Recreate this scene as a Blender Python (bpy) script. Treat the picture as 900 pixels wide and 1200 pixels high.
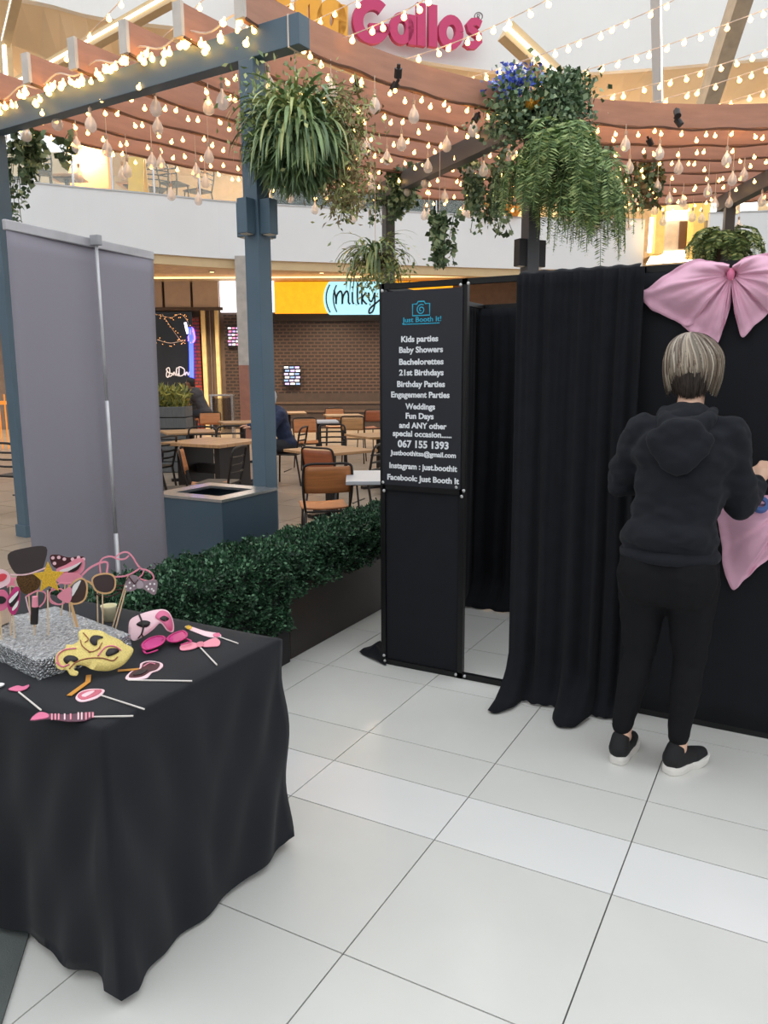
import bpy, bmesh, math, random
import numpy as np
from mathutils import Vector, Matrix, noise
from math import sin, cos, pi, radians, sqrt, atan2

for o in list(bpy.data.objects):
    bpy.data.objects.remove(o)
SC = bpy.context.scene
COL = SC.collection
random.seed(7)

# ------------------------------------------------------------------ camera
F_PX, PITCH, ROLL, YAW, CAM_H = 901.97, 0.177100688, -0.00462755, 0.497882375, 1.578376
_cy, _sy = cos(YAW), sin(YAW)
def _rz(v):
    return Vector((_cy*v[0]-_sy*v[1], _sy*v[0]+_cy*v[1], v[2]))
_fw = Vector((0, cos(PITCH), -sin(PITCH))); _up = Vector((0, sin(PITCH), cos(PITCH))); _rt = Vector((1, 0, 0))
CR = _rz(cos(ROLL)*_rt + sin(ROLL)*_up)
CU = _rz(-sin(ROLL)*_rt + cos(ROLL)*_up)
CW = _rz(_fw)
CAM = Vector((0, 0, CAM_H))
cam = bpy.data.cameras.new('camera')
cam.sensor_fit = 'VERTICAL'; cam.sensor_height = 24.0; cam.lens = F_PX/1200*24.0
cam.clip_start = 0.05; cam.clip_end = 200
camo = bpy.data.objects.new('camera', cam); COL.objects.link(camo)
camo.matrix_world = Matrix(((CR.x, CU.x, -CW.x, CAM.x), (CR.y, CU.y, -CW.y, CAM.y), (CR.z, CU.z, -CW.z, CAM.z), (0, 0, 0, 1)))
SC.camera = camo

# ------------------------------------------------------------------ light and exposure
world = bpy.data.worlds.new('skylight'); SC.world = world; world.use_nodes = True
_bg = world.node_tree.nodes['Background']
_bg.inputs['Color'].default_value = (0.93, 0.97, 1.0, 1); _bg.inputs['Strength'].default_value = 1.55
SC.view_settings.view_transform = 'Standard'; SC.view_settings.look = 'None'
SC.view_settings.gamma = 1.0; SC.view_settings.use_curve_mapping = False
SC.view_settings.exposure = 0.0

def area_light(name, loc, size, power, color=(1, 1, 1), rot=(0, 0, 0), size_y=None):
    l = bpy.data.lights.new(name, 'AREA'); l.energy = power; l.color = color
    l.shape = 'RECTANGLE'; l.size = size; l.size_y = size_y or size
    o = bpy.data.objects.new(name, l); COL.objects.link(o); o.location = loc; o.rotation_euler = rot
    return o

# ------------------------------------------------------------------ pixel rays (a direction; the distance comes from what the thing touches)
def ray(x, y): return CW + CR*((x-450)/F_PX) + CU*((600-y)/F_PX)
def gz(x, y, z=0.0):
    d = ray(x, y); return CAM + d*((z-CAM_H)/d.z)
def gy(x, y, Y):
    d = ray(x, y); return CAM + d*(Y/d.y)
RH = Vector((_cy, _sy, 0)); WH = Vector((-_sy, _cy, 0))
def gd(x, y, D):
    d = ray(x, y); return CAM + d*(D/d.dot(WH))
def gat(x, y, P):
    return gd(x, y, Vector((P[0], P[1], 0)).dot(WH))
def cw(a, D, z=0.0): return RH*a + WH*D + Vector((0, 0, z))

# ------------------------------------------------------------------ materials
def lin(c):
    return tuple(((v/255)/12.92 if v/255 <= .04045 else ((v/255+.055)/1.055)**2.4) for v in c)
MATS = {}
def mat(name, rgb, rough=.6, metal=0.0, var=.12, scale=6.0, bump=0.0, bscale=40.0, emit=None, estr=0.0, alpha=1.0, sheen=0.0, stretch=None, rgb2=None, spec=.5, trans=0.0):
    if name in MATS: return MATS[name]
    m = bpy.data.materials.new(name); m.use_nodes = True
    nt = m.node_tree; N = nt.nodes; L = nt.links
    b = N['Principled BSDF']
    col = lin(rgb)
    tc = N.new('ShaderNodeTexCoord'); mp = N.new('ShaderNodeMapping'); L.new(tc.outputs['Object'], mp.inputs['Vector'])
    if stretch: mp.inputs['Scale'].default_value = stretch
    nz = N.new('ShaderNodeTexNoise'); nz.inputs['Scale'].default_value = scale; nz.inputs['Detail'].default_value = 4
    L.new(mp.outputs['Vector'], nz.inputs['Vector'])
    rp = N.new('ShaderNodeValToRGB'); rp.color_ramp.elements[0].position = .3; rp.color_ramp.elements[1].position = .7
    c2 = lin(rgb2) if rgb2 else None
    if c2:
        rp.color_ramp.elements[0].color = (*col, 1); rp.color_ramp.elements[1].color = (*c2, 1)
    else:
        rp.color_ramp.elements[0].color = (*[v*(1-var) for v in col], 1)
        rp.color_ramp.elements[1].color = (*[min(1, v*(1+var)) for v in col], 1)
    L.new(nz.outputs['Fac'], rp.inputs['Fac']); L.new(rp.outputs['Color'], b.inputs['Base Color'])
    b.inputs['Roughness'].default_value = rough; b.inputs['Metallic'].default_value = metal
    b.inputs['Specular IOR Level'].default_value = spec
    if sheen: b.inputs['Sheen Weight'].default_value = sheen
    if alpha < 1: b.inputs['Alpha'].default_value = alpha
    if trans: b.inputs['Transmission Weight'].default_value = trans
    if bump:
        n2 = N.new('ShaderNodeTexNoise'); n2.inputs['Scale'].default_value = bscale; n2.inputs['Detail'].default_value = 6
        L.new(mp.outputs['Vector'], n2.inputs['Vector'])
        bp = N.new('ShaderNodeBump'); bp.inputs['Strength'].default_value = bump; bp.inputs['Distance'].default_value = .01
        L.new(n2.outputs['Fac'], bp.inputs['Height']); L.new(bp.outputs['Normal'], b.inputs['Normal'])
    if emit:
        b.inputs['Emission Color'].default_value = (*lin(emit), 1); b.inputs['Emission Strength'].default_value = estr
        try: m.cycles.emission_sampling = 'AUTO'
        except Exception: pass
    MATS[name] = m
    return m

# ------------------------------------------------------------------ mesh building
def chain(o):
    m = o.matrix_basis.copy()
    while o.parent:
        o = o.parent; m = o.matrix_basis @ m
    return m

class MB:
    def __init__(s): s.v = []; s.f = []; s.mi = []
    def add(s, vs, fs, m=0):
        k = len(s.v); s.v += [tuple(v) for v in vs]; s.f += [tuple(i+k for i in f) for f in fs]; s.mi += [m]*len(fs); return s
    def box(s, c, d, rz=0.0, M=None, m=0):
        x, y, z = d[0]/2, d[1]/2, d[2]/2
        pts = [Vector(p) for p in ((-x,-y,-z),(x,-y,-z),(x,y,-z),(-x,y,-z),(-x,-y,z),(x,-y,z),(x,y,z),(-x,y,z))]
        T = Matrix.Translation(c) @ (M if M else Matrix.Rotation(rz, 4, 'Z'))
        return s.add([T @ p for p in pts], [(3,2,1,0),(4,5,6,7),(0,1,5,4),(1,2,6,5),(2,3,7,6),(3,0,4,7)], m)
    def bar(s, a, b, w, h, m=0, up=(0, 0, 1)):
        a = Vector(a); b = Vector(b); d = (b-a).normalized(); u = Vector(up)
        if abs(d.dot(u)) > .98: u = Vector((0, 1, 0))
        r = d.cross(u).normalized(); u = r.cross(d).normalized()
        vs = [p + r*(sx*w/2) + u*(sz*h/2) for p in (a, b) for sx, sz in ((-1,-1),(1,-1),(1,1),(-1,1))]
        return s.add(vs, [(0,1,2,3),(7,6,5,4),(0,4,5,1),(1,5,6,2),(2,6,7,3),(3,7,4,0)], m)
    def tube(s, pts, r, n=8, closed=False, m=0, caps=True):
        pts = [Vector(p) for p in pts]; k = len(pts)
        rs = r if isinstance(r, (list, tuple)) else [r]*k
        prev = None; vs = []
        for i, p in enumerate(pts):
            t = (pts[(i+1) % k]-pts[i-1]) if closed else (pts[min(i+1, k-1)]-pts[max(i-1, 0)])
            t = t.normalized() if t.length > 1e-9 else Vector((0, 0, 1))
            if prev is None:
                u = Vector((0, 0, 1)) if abs(t.z) < .9 else Vector((1, 0, 0))
                u = (u - t*u.dot(t)).normalized()
            else:
                u = prev - t*prev.dot(t)
                u = u.normalized() if u.length > 1e-6 else Vector((1, 0, 0))
            prev = u; w = t.cross(u)
            vs += [p + (u*cos(2*pi*j/n) + w*sin(2*pi*j/n))*rs[i] for j in range(n)]
        fs = []
        for i in range(k if closed else k-1):
            i2 = (i+1) % k
            fs += [(i*n+j, i*n+(j+1) % n, i2*n+(j+1) % n, i2*n+j) for j in range(n)]
        if not closed and caps: fs += [tuple(range(n))[::-1], tuple((k-1)*n+j for j in range(n))]
        return s.add(vs, fs, m)
    def cyl(s, a, b, r0, r1=None, n=16, m=0): return s.tube([a, b], [r0, r0 if r1 is None else r1], n, m=m)
    def lathe(s, prof, c=(0, 0, 0), n=20, m=0):
        c = Vector(c); vs = [c + Vector((r*cos(2*pi*j/n), r*sin(2*pi*j/n), z)) for r, z in prof for j in range(n)]
        fs = [(i*n+j, i*n+(j+1) % n, (i+1)*n+(j+1) % n, (i+1)*n+j) for i in range(len(prof)-1) for j in range(n)]
        fs += [tuple(range(n))[::-1], tuple((len(prof)-1)*n+j for j in range(n))]
        return s.add(vs, fs, m)
    def ball(s, c, r, n=10, k=6, m=0):
        rr = r if isinstance(r, (tuple, list)) else (r, r, r); c = Vector(c)
        vs = [c+Vector((0, 0, -rr[2]))]
        for i in range(1, k):
            a = -pi/2+pi*i/k
            vs += [c+Vector((rr[0]*cos(a)*cos(2*pi*j/n), rr[1]*cos(a)*sin(2*pi*j/n), rr[2]*sin(a))) for j in range(n)]
        vs.append(c+Vector((0, 0, rr[2])))
        fs = [(0, 1+(j+1) % n, 1+j) for j in range(n)]
        for i in range(k-2): fs += [(1+i*n+j, 1+i*n+(j+1) % n, 1+(i+1)*n+(j+1) % n, 1+(i+1)*n+j) for j in range(n)]
        t = len(vs)-1; b0 = 1+(k-2)*n
        fs += [(b0+j, b0+(j+1) % n, t) for j in range(n)]
        return s.add(vs, fs, m)
    def prism(s, pts, depth, fr, m=0):
        """polygon pts (u,v) in frame fr=(origin,U,V,Nrm), extruded along Nrm from 0 to depth"""
        o, U, V, Nn = fr; k = len(pts)
        vs = [o+U*p[0]+V*p[1] for p in pts]+[o+U*p[0]+V*p[1]+Nn*depth for p in pts]
        fs = [tuple(range(k))[::-1], tuple(range(k, 2*k))]+[(i, (i+1) % k, k+(i+1) % k, k+i) for i in range(k)]
        return s.add(vs, fs, m)
    def ribbon(s, pts, w, depth, fr, closed=False, m=0):
        """flat stroke of width w (number or list) along 2D pts in a frame, with thickness depth"""
        o, U, V, Nn = fr; k = len(pts); P = [Vector((p[0], p[1])) for p in pts]
        ws = w if isinstance(w, (list, tuple)) else [w]*k; vs = []
        for i in range(k):
            t = (P[(i+1) % k]-P[i-1]) if closed else (P[min(i+1, k-1)]-P[max(i-1, 0)])
            t = t.normalized() if t.length > 1e-9 else Vector((1, 0)); nn = Vector((-t.y, t.x))
            for q in (P[i]+nn*ws[i]/2, P[i]-nn*ws[i]/2):
                b = o+U*q.x+V*q.y; vs += [b, b+Nn*depth]
        fs = []
        for i in range(k if closed else k-1):
            a = 4*i; b = 4*((i+1) % k)
            fs += [(a+1, a+3, b+3, b+1), (a, b, b+2, a+2), (a, a+1, b+1, b), (a+2, b+2, b+3, a+3)]
        if not closed: fs += [(0, 2, 3, 1), (4*k-4, 4*k-3, 4*k-1, 4*k-2)]
        return s.add(vs, fs, m)
    def grid(s, fn, nu, nv, m=0, closed_u=False):
        vs = [fn(i/(nu if closed_u else nu-1), j/(nv-1)) for j in range(nv) for i in range(nu)]
        fs = [(j*nu+i, j*nu+(i+1) % nu, (j+1)*nu+(i+1) % nu, (j+1)*nu+i) for j in range(nv-1) for i in range(nu if closed_u else nu-1)]
        return s.add(vs, fs, m)
    def mesh(s, name, mats, smooth=False, inv=None):
        me = bpy.data.meshes.new(name)
        vs = s.v if inv is None else [inv @ Vector(v) for v in s.v]
        me.from_pydata([tuple(v) for v in vs], [], s.f)
        for m_ in (mats if isinstance(mats, (list, tuple)) else [mats]): me.materials.append(m_)
        if any(s.mi): me.polygons.foreach_set('material_index', s.mi)
        if smooth: me.polygons.foreach_set('use_smooth', [True]*len(me.polygons))
        me.update()
        return me
    def build(s, name, mats, parent=None, smooth=False, world=True, solid=0.0, bevel=0.0, auto=False):
        inv = chain(parent).inverted() if (parent is not None and world) else None
        o = bpy.data.objects.new(name, s.mesh(name, mats, smooth, inv)); COL.objects.link(o)
        if parent is not None: o.parent = parent
        if solid:
            md = o.modifiers.new('solid', 'SOLIDIFY'); md.thickness = solid; md.offset = 0
        if bevel:
            md = o.modifiers.new('bevel', 'BEVEL'); md.width = bevel; md.segments = 2; md.limit_method = 'ANGLE'
        return o

def tag(o, label=None, cat=None, group=None, kind=None):
    if label: o['label'] = label
    if cat: o['category'] = cat
    if group: o['group'] = group
    if kind: o['kind'] = kind
    return o
def empty(name, loc, rz=0.0, label=None, cat=None, group=None):
    o = bpy.data.objects.new(name, None); COL.objects.link(o); o.location = loc; o.rotation_euler = (0, 0, rz)
    o.empty_display_size = .05
    return tag(o, label, cat, group)
def inst(me, name, parent=None, loc=(0, 0, 0), rot=(0, 0, 0), sc=(1, 1, 1)):
    o = bpy.data.objects.new(name, me); COL.objects.link(o); o.parent = parent
    o.location = loc; o.rotation_euler = rot; o.scale = sc
    return o
def copy_tree(o, parent=None):
    c = o.copy(); COL.objects.link(c); c.parent = parent
    for ch in [x for x in KIDS.get(o.name, [])]: copy_tree(ch, c)
    return c
KIDS = {}
def learn(root):
    kids = [x for x in COL.objects if x.parent == root]
    KIDS[root.name] = kids
    for k in kids: learn(k)
def struct(o): o['kind'] = 'structure'; return o

def cloud(name, P, N, size, mats, parent=None, aspect=.55, mi=None, droop=.25, seed=1):
    """many small bent leaves at points P with directions N (numpy, world space): real geometry, one mesh"""
    rng = np.random.default_rng(seed); n = len(P)
    N = N/np.maximum(np.linalg.norm(N, axis=1, keepdims=True), 1e-6)
    r = rng.normal(size=(n, 3)); S = np.cross(N, r); S /= np.maximum(np.linalg.norm(S, axis=1, keepdims=True), 1e-6)
    B = np.cross(S, N)
    L = (size if np.ndim(size) else np.full(n, size))[:, None]*(.7+.6*rng.random((n, 1)))
    W = L*aspect
    v0 = P; v1 = P+N*L*.5+S*W*.5+B*L*.06; v2 = P+N*L*.5-S*W*.5+B*L*.06; v3 = P+N*L-B*L*droop*.5
    V = np.stack([v0, v1, v3, v2], 1).reshape(-1, 3)
    if parent is not None:
        inv = np.array(chain(parent).inverted()); V = V@inv[:3, :3].T+inv[:3, 3]
    me = bpy.data.meshes.new(name)
    me.vertices.add(4*n); me.vertices.foreach_set('co', V.astype(np.float32).ravel())
    me.loops.add(4*n); me.loops.foreach_set('vertex_index', np.arange(4*n, dtype=np.int32))
    me.polygons.add(n); me.polygons.foreach_set('loop_start', np.arange(0, 4*n, 4, dtype=np.int32))
    mats = mats if isinstance(mats, (list, tuple)) else [mats]
    for m_ in mats: me.materials.append(m_)
    if len(mats) > 1: me.polygons.foreach_set('material_index', rng.integers(0, len(mats), n).astype(np.int32) if mi is None else np.asarray(mi, dtype=np.int32))
    me.update(calc_edges=True); me.validate()
    o = bpy.data.objects.new(name, me); COL.objects.link(o); o.parent = parent; o['kind'] = 'stuff'
    return o

def organic(name, shapes, mats, parent=None, voxel=.012, smooth_it=4, wrinkle=0.0, wscale=9.0, world=True, pre=None):
    """one continuous surface from overlapping tapered limbs and ellipsoids (voxel remesh + smoothing)"""
    mb = MB()
    for s in shapes:
        if s[0] == 'c':
            a, b = Vector(s[1]), Vector(s[2]); r0, r1 = s[3], s[4]
            fl = s[5] if len(s) > 5 else 1.0
            d = b-a; k = max(3, int(d.length/(.35*min(r0, r1)))+2)
            for i in range(k):
                t = i/(k-1); r = r0+(r1-r0)*t
                mb.ball(a+d*t, (r, r*fl, r), 12, 8)
        else:
            k = len(mb.v); mb.ball((0, 0, 0), s[2], 18, 12)
            R_ = s[3] if len(s) > 3 else Matrix.Identity(4)
            T = Matrix.Translation(s[1]) @ R_
            mb.v[k:] = [tuple(T @ Vector(v)) for v in mb.v[k:]]
    me = mb.mesh(name+'_raw', mats)
    o = bpy.data.objects.new(name+'_raw', me); COL.objects.link(o)
    r = o.modifiers.new('r', 'REMESH'); r.mode = 'VOXEL'; r.voxel_size = voxel; r.use_smooth_shade = True
    if smooth_it:
        sm = o.modifiers.new('s', 'SMOOTH'); sm.factor = .5; sm.iterations = smooth_it
    dg = bpy.context.evaluated_depsgraph_get()
    me2 = bpy.data.meshes.new_from_object(o.evaluated_get(dg)); me2.name = name
    bpy.data.objects.remove(o)
    n = len(me2.vertices); co = np.empty(3*n, np.float32); me2.vertices.foreach_get('co', co); co = co.reshape(-1, 3)
    if wrinkle:
        no = np.empty(3*n, np.float32); me2.vertices.foreach_get('normal', no); no = no.reshape(-1, 3)
        for i in range(n):
            p = Vector(co[i]); q = Vector((p.x*wscale, p.y*wscale, p.z*wscale*1.7))
            co[i] += no[i]*wrinkle*(noise.noise(q)+.5*noise.noise(q*2.3))
    if pre is not None: co = pre(co)
    if parent is not None and world:
        inv = np.array(chain(parent).inverted()); co = co@inv[:3, :3].T+inv[:3, 3]
    me2.vertices.foreach_set('co', co.astype(np.float32).ravel())
    me2.materials.clear()
    for m_ in (mats if isinstance(mats, (list, tuple)) else [mats]): me2.materials.append(m_)
    me2.polygons.foreach_set('use_smooth', [True]*len(me2.polygons)); me2.update()
    o = bpy.data.objects.new(name, me2); COL.objects.link(o)
    if parent is not None: o.parent = parent
    return o

def text_mb(txt, x0, x1, z0, cap, place, depth=.002, bold=0.0, mb=None):
    """lettering as real geometry: fit to width x0..x1, baseline z0, cap height cap; place(u,v,w)->world"""
    cu = bpy.data.curves.new('t', 'FONT'); cu.body = txt; cu.size = 1; cu.offset = bold; cu.resolution_u = 3
    o = bpy.data.objects.new('t', cu); COL.objects.link(o)
    dg = bpy.context.evaluated_depsgraph_get(); dg.update()
    me = bpy.data.meshes.new_from_object(o.evaluated_get(dg))
    bpy.data.objects.remove(o); bpy.data.curves.remove(cu)
    xs = [v.co.x for v in me.vertices]; a, b = min(xs), max(xs); k = (x1-x0)/(b-a); h = cap/.70
    mb = mb or MB(); base = len(me.vertices)
    vs = [place(x0+(v.co.x-a)*k, z0+v.co.y*h, depth) for v in me.vertices]+[place(x0+(v.co.x-a)*k, z0+v.co.y*h, 0) for v in me.vertices]
    fs = [tuple(p.vertices) for p in me.polygons]
    ek = {}
    for f in fs:
        for i in range(len(f)):
            e = (f[i], f[(i+1) % len(f)]); ek[e] = 1
    side = [(e[1], e[0], e[0]+base, e[1]+base) for e in ek if (e[1], e[0]) not in ek]
    mb.add(vs, fs+side); bpy.data.meshes.remove(me)
    return mb
def spline(pts, n=8, closed=False):
    """Catmull-Rom through points (2D or 3D)"""
    P = [Vector(p) for p in pts]; k = len(P); out = []
    for i in range(k if closed else k-1):
        a, b, c, d = (P[(i-1) % k] if closed or i > 0 else P[0]), P[i], P[(i+1) % k], (P[(i+2) % k] if closed or i+2 < k else P[-1])
        for j in range(n):
            t = j/n
            out.append(.5*((2*b)+(c-a)*t+(2*a-5*b+4*c-d)*t*t+(3*b-a-3*c+d)*t**3))
    if not closed: out.append(P[-1])
    return out

# ================================================================== materials
M_tile = mat('white_porcelain_tile', (214, 213, 208), .22, var=.03, scale=2.5, bump=.02, bscale=120)
M_tile2 = mat('bright_white_tile', (226, 225, 223), .16, var=.02, scale=2.0)
M_grout = mat('dark_grout', (95, 95, 92), .9)
M_ftile = mat('food_court_tile', (150, 134, 118), .3, var=.12, scale=1.3)
M_fgrout = mat('food_court_grout', (110, 98, 88), .8)
M_white = mat('white_plaster', (226, 227, 228), .7, var=.02, scale=1)
M_fascia = mat('fascia_board', (232, 231, 228), .7, var=.02, scale=.7)
M_beige = mat('beige_bulkhead', (205, 180, 140), .7, var=.04)
M_tan = mat('tan_ceiling', (238, 214, 178), .8, var=.05, scale=.6)
M_brownwall = mat('brown_shop_wall', (112, 94, 82), .8, var=.12)
M_black = mat('black_fabric', (27, 28, 32), .95, var=.12, scale=14, bump=.08, bscale=300, sheen=.03, spec=.15)
M_panel = mat('black_panel_fabric', (30, 31, 35), .9, var=.06, scale=10, bump=.05, bscale=400, spec=.2)
M_frame = mat('black_frame_metal', (18, 18, 20), .4, metal=.3)
M_bolt = mat('steel_bolt', (205, 205, 205), .35, metal=.8)
M_steel = mat('brushed_steel', (190, 190, 192), .25, metal=.9, stretch=(1, 20, 1))
M_post = mat('blue_grey_paint', (82, 104, 120), .45, var=.05, scale=3)
M_dpost = mat('dark_grey_paint', (84, 85, 90), .45, var=.05, scale=3)
M_wood = mat('pergola_timber', (186, 136, 114), .7, var=.1, scale=3, stretch=(1, 1, 6))
M_woodend = mat('pale_slat_end', (214, 205, 196), .7)
M_warm = mat('fairy_bulb_glow', (255, 225, 170), .4, emit=(255, 196, 110), estr=7.0)
M_led = mat('led_strip_white', (255, 250, 240), .4, emit=(255, 240, 215), estr=4.0)
for _m in (M_warm,): _m.cycles.emission_sampling = 'NONE'
M_wire2 = mat('brown_cable', (104, 72, 56), .6)
M_wire = mat('pale_cable', (225, 205, 190), .6)
M_glass = mat('clear_bulb_glass', (255, 246, 240), .08, alpha=.5, var=.02)

# ================================================================== floor of white tiles
T = .6; X0 = -1.60324; R2Y = 2.19612; S1, S0 = .30785, .28942
rows = [(R2Y-.6*k-.6, R2Y-.6*k, M_tile) for k in range(4, -1, -1)]
rows += [(R2Y, R2Y+S1, M_tile2), (R2Y+S1, R2Y+S1+S0, M_tile)]
_y = R2Y+S1+S0
while _y < 6.2: rows.append((_y, _y+.6, M_tile)); _y += .6
fl = MB().box((1.3, 3.0, -.03), (7.6, 11.0, .05)).build('floor', M_grout); struct(fl)
gap = .0045; cache = {}
for (a, b, m_) in rows:
    for k in range(-2, 6):
        xa = X0+.6*k
        key = (round(b-a, 4), m_.name)
        if key not in cache:
            w, h = .6-gap, (b-a)-gap
            cache[key] = MB().box((0, 0, -.005), (w, h, .01)).mesh('floor_tile', m_)
        inst(cache[key], 'floor_tile', fl, (xa+.3, (a+b)/2, 0))
# food court floor, warm stone tiles beyond the hedge
ff = MB().box((-6.5, 16.0, -.035), (44, 46, .05)).build('floor_food_court', M_fgrout); struct(ff)
tm = MB().box((0, 0, -.005), (.79, .79, .01)).mesh('stone_tile', M_ftile)
big = MB()
# food court lies under everything left of the hedge; the white floor is level with it
for i in range(26):
    for j in range(24):
        x = -2.50-.4-.8*i; y = 1.6+.8*j
        P = Vector((x, y, 0)); D = P.dot(WH); a = P.dot(RH)
        if D < 3.0 or abs(a)/max(D, .1) > .62: continue
        if D < 11.5: inst(tm, 'stone_tile', ff, (x, y, 0))
        else: big.box((x, y, -.005), (.79, .79, .01))
for i in range(24):
    for j in range(16):
        x = -2.1+.8*i; y = 6.7+.8*j
        P = Vector((x, y, 0)); D = P.dot(WH); a = P.dot(RH)
        if D > 24 or abs(a)/max(D, .1) > .62: continue
        big.box((x, y, -.005), (.79, .79, .01))
o = big.build('stone_tile_field', M_ftile, ff); o['kind'] = 'stuff'

# ================================================================== atrium shell
SD = 23.0                       # distance of the shopfront line
ZB, ZT, ZF = 4.2, 5.43, 8.6     # balcony underside, balcony parapet top, upper fascia underside
# parapet line traced from its top edge (all of it at one height)
par_px = [(-90, 203), (20, 213), (100, 221), (180, 228), (280, 238), (450, 247), (600, 255), (756, 258)]
par_l = spline([gz(x, y, ZT) for x, y in par_px], 5)
par_r = spline([gz(x, y, ZT) for x, y in [(832, 250), (900, 248), (1010, 246)]], 5)
def strip(mb, line, z0, z1, back=0.0, thick=.16):
    k = len(line); L = []
    for i, p in enumerate(line):
        t = (line[min(i+1, k-1)]-line[max(i-1, 0)]); t.z = 0; t.normalize(); n = Vector((-t.y, t.x, 0))
        L.append((Vector((p.x, p.y, 0))+n*back, Vector((p.x, p.y, 0))+n*(back+thick)))
    for i in range(k-1):
        (a, a2), (b, b2) = L[i], L[i+1]
        vs = [a+Vector((0, 0, z0)), b+Vector((0, 0, z0)), b2+Vector((0, 0, z0)), a2+Vector((0, 0, z0)), a+Vector((0, 0, z1)), b+Vector((0, 0, z1)), b2+Vector((0, 0, z1)), a2+Vector((0, 0, z1))]
        mb.add(vs, [(3,2,1,0),(4,5,6,7),(0,1,5,4),(1,2,6,5),(2,3,7,6),(3,0,4,7)])
    return L
m1 = MB(); strip(m1, par_l, ZB, ZT); strip(m1, par_r, ZB, ZT)
struct(m1.build('balcony_parapet', M_white))
m1 = MB(); strip(m1, par_l, ZT, ZT+.03, -.02, .2); strip(m1, par_r, ZT, ZT+.03, -.02, .2)
struct(m1.build('trim_1', mat('parapet_cap', (190, 192, 194), .4)))
m1 = MB(); strip(m1, par_l, ZB-.2, ZB, .06, .25); strip(m1, par_r, ZB-.2, ZB, .06, .25)
struct(m1.build('trim_2', M_beige))
# slab of the upper floor = soffit over the shops
def slab(name, line, z, m_, thick=.12, back=26.0, off=.1):
    mb = MB()
    for i in range(len(line)-1):
        a, b = line[i].copy(), line[i+1].copy()
        a2 = cw(a.dot(RH)*1.02, back); b2 = cw(b.dot(RH)*1.02, back)
        A = [Vector((p.x, p.y, z)) for p in (a+WH*off, b+WH*off, b2, a2)]
        Bv = [p+Vector((0, 0, thick)) for p in A]
        mb.add(A+Bv, [(3,2,1,0),(4,5,6,7),(0,1,5,4),(2,3,7,6),(1,2,6,5),(3,0,4,7)])
    return struct(mb.build(name, m_))
slab_line = par_l+[par_l[-1]+(par_r[0]-par_l[-1])*.5]+par_r
slab('ceiling', slab_line, ZB+.02, mat('soffit_paint', (200, 176, 142), .8))
# upper fascia with the sign, and the sloping tan ceiling behind it
fas_px = [(-60, -14), (45, 2), (118, 20), (250, 36), (410, 55), (500, 72), (600, 85), (680, 85), (760, 80), (900, 68), (1010, 58)]
fas = spline([gz(x, y, ZF) for x, y in fas_px], 4)
m1 = MB(); strip(m1, fas, ZF, 10.35, 0, .25)
fascia_o = struct(m1.build('wall_upper_fascia', M_fascia))
mb = MB()
for i in range(len(fas)-1):
    a, b = fas[i], fas[i+1]
    a1 = cw(a.dot(RH)*1.03, a.dot(WH)+1.4, ZF-.55+.2*sin(i*.9)); b1 = cw(b.dot(RH)*1.03, b.dot(WH)+1.4, ZF-.55+.2*sin((i+1)*.9))
    a2 = cw(a.dot(RH)*1.1, 27, ZF-.75); b2 = cw(b.dot(RH)*1.1, 27, ZF-.75)
    mb.add([a+WH*.2, b+WH*.2, b1, a1], [(3, 2, 1, 0)]); mb.add([a1, b1, b2, a2], [(3, 2, 1, 0)])
struct(mb.build('ceiling_upper', M_tan))
# back walls
mb = MB(); c0 = cw(0, SD+.2, 0)
def wallbox(mb, a0, a1, D, z0, z1, t=.15, m=0):
    return mb.box(cw((a0+a1)/2, D+t/2, (z0+z1)/2), (abs(a1-a0), t, z1-z0), YAW, m=m)
wallbox(mb, -22, 16, SD+.12, 0, ZB+.05)
struct(mb.build('wall_shopfront', M_brownwall))
mb = MB(); wallbox(mb, -24, 18, 26.2, ZB, ZF); struct(mb.build('wall_upper_back', mat('upper_wall_paint', (208, 186, 150), .8)))
# rest of the hall around the photographer: plain light walls, open skylight above
mb = MB(); mb.box((2, -11, 4.6), (44, .3, 9.2)); struct(mb.build('wall_rear', M_white))
mb = MB(); mb.box((15, 5, 4.6), (.3, 34, 9.2)); struct(mb.build('wall_right', M_white))
mb = MB(); mb.box((-21, 0, 4.6), (.3, 24, 9.2)); struct(mb.build('wall_left', mat('left_hall_wall', (170, 160, 150), .8)))
fo = MB().box((-4, -3.2, -.04), (36, 15, .05)).build('floor_hall', M_tile); struct(fo)
# skylight mullions on top of the fascia
for px in (514, 650, 300):
    p = gz(px, 8, 10.0); q = cw(p.dot(RH), p.dot(WH)+.6, 10.3)
    mb = MB(); mb.bar(q, q+Vector((0, 0, 2.2)), .12, .08); struct(mb.build('window_1' if px == 514 else 'window_2' if px == 650 else 'window_3', M_dpost))

# ================================================================== raking struts with LED strips in front of the fascia
def strut(pts, D0, D1, w, label, led=True, m_=M_beige, led_side=1):
    P = [gd(pts[0][0], pts[0][1], D0), gd(pts[1][0], pts[1][1], D1)]
    if len(pts) > 2: P.append(gd(pts[2][0], pts[2][1], D1))
    e = empty('roof_strut', P[0], 0, label, 'strut')
    for i in range(len(P)-1):
        MB().bar(P[i], P[i+1], w, w*1.2).build('beam', m_, e)
        if led:
            off = -WH*(w*.62)+RH*(w*.1*led_side)
            MB().bar(P[i]+off, P[i+1]+off, w*.55, .03).build('light_strip', M_led, e)
strut([(592, 36), (652, 92)], 15.4, 15.8, .26, 'short slanting lit roof strut just right of the pink sign', led_side=-1)
strut([(768, -20), (771, 120)], 15.0, 16.2, .16, 'upright white lit roof strut above the right-hand fern', m_=M_white)
strut([(872, -12), (828, 125)], 15.0, 16.2, .3, 'plain tan leaning roof strut near the right picture edge', led=False, m_=mat('tan_strut', (178, 160, 136), .6))
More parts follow.
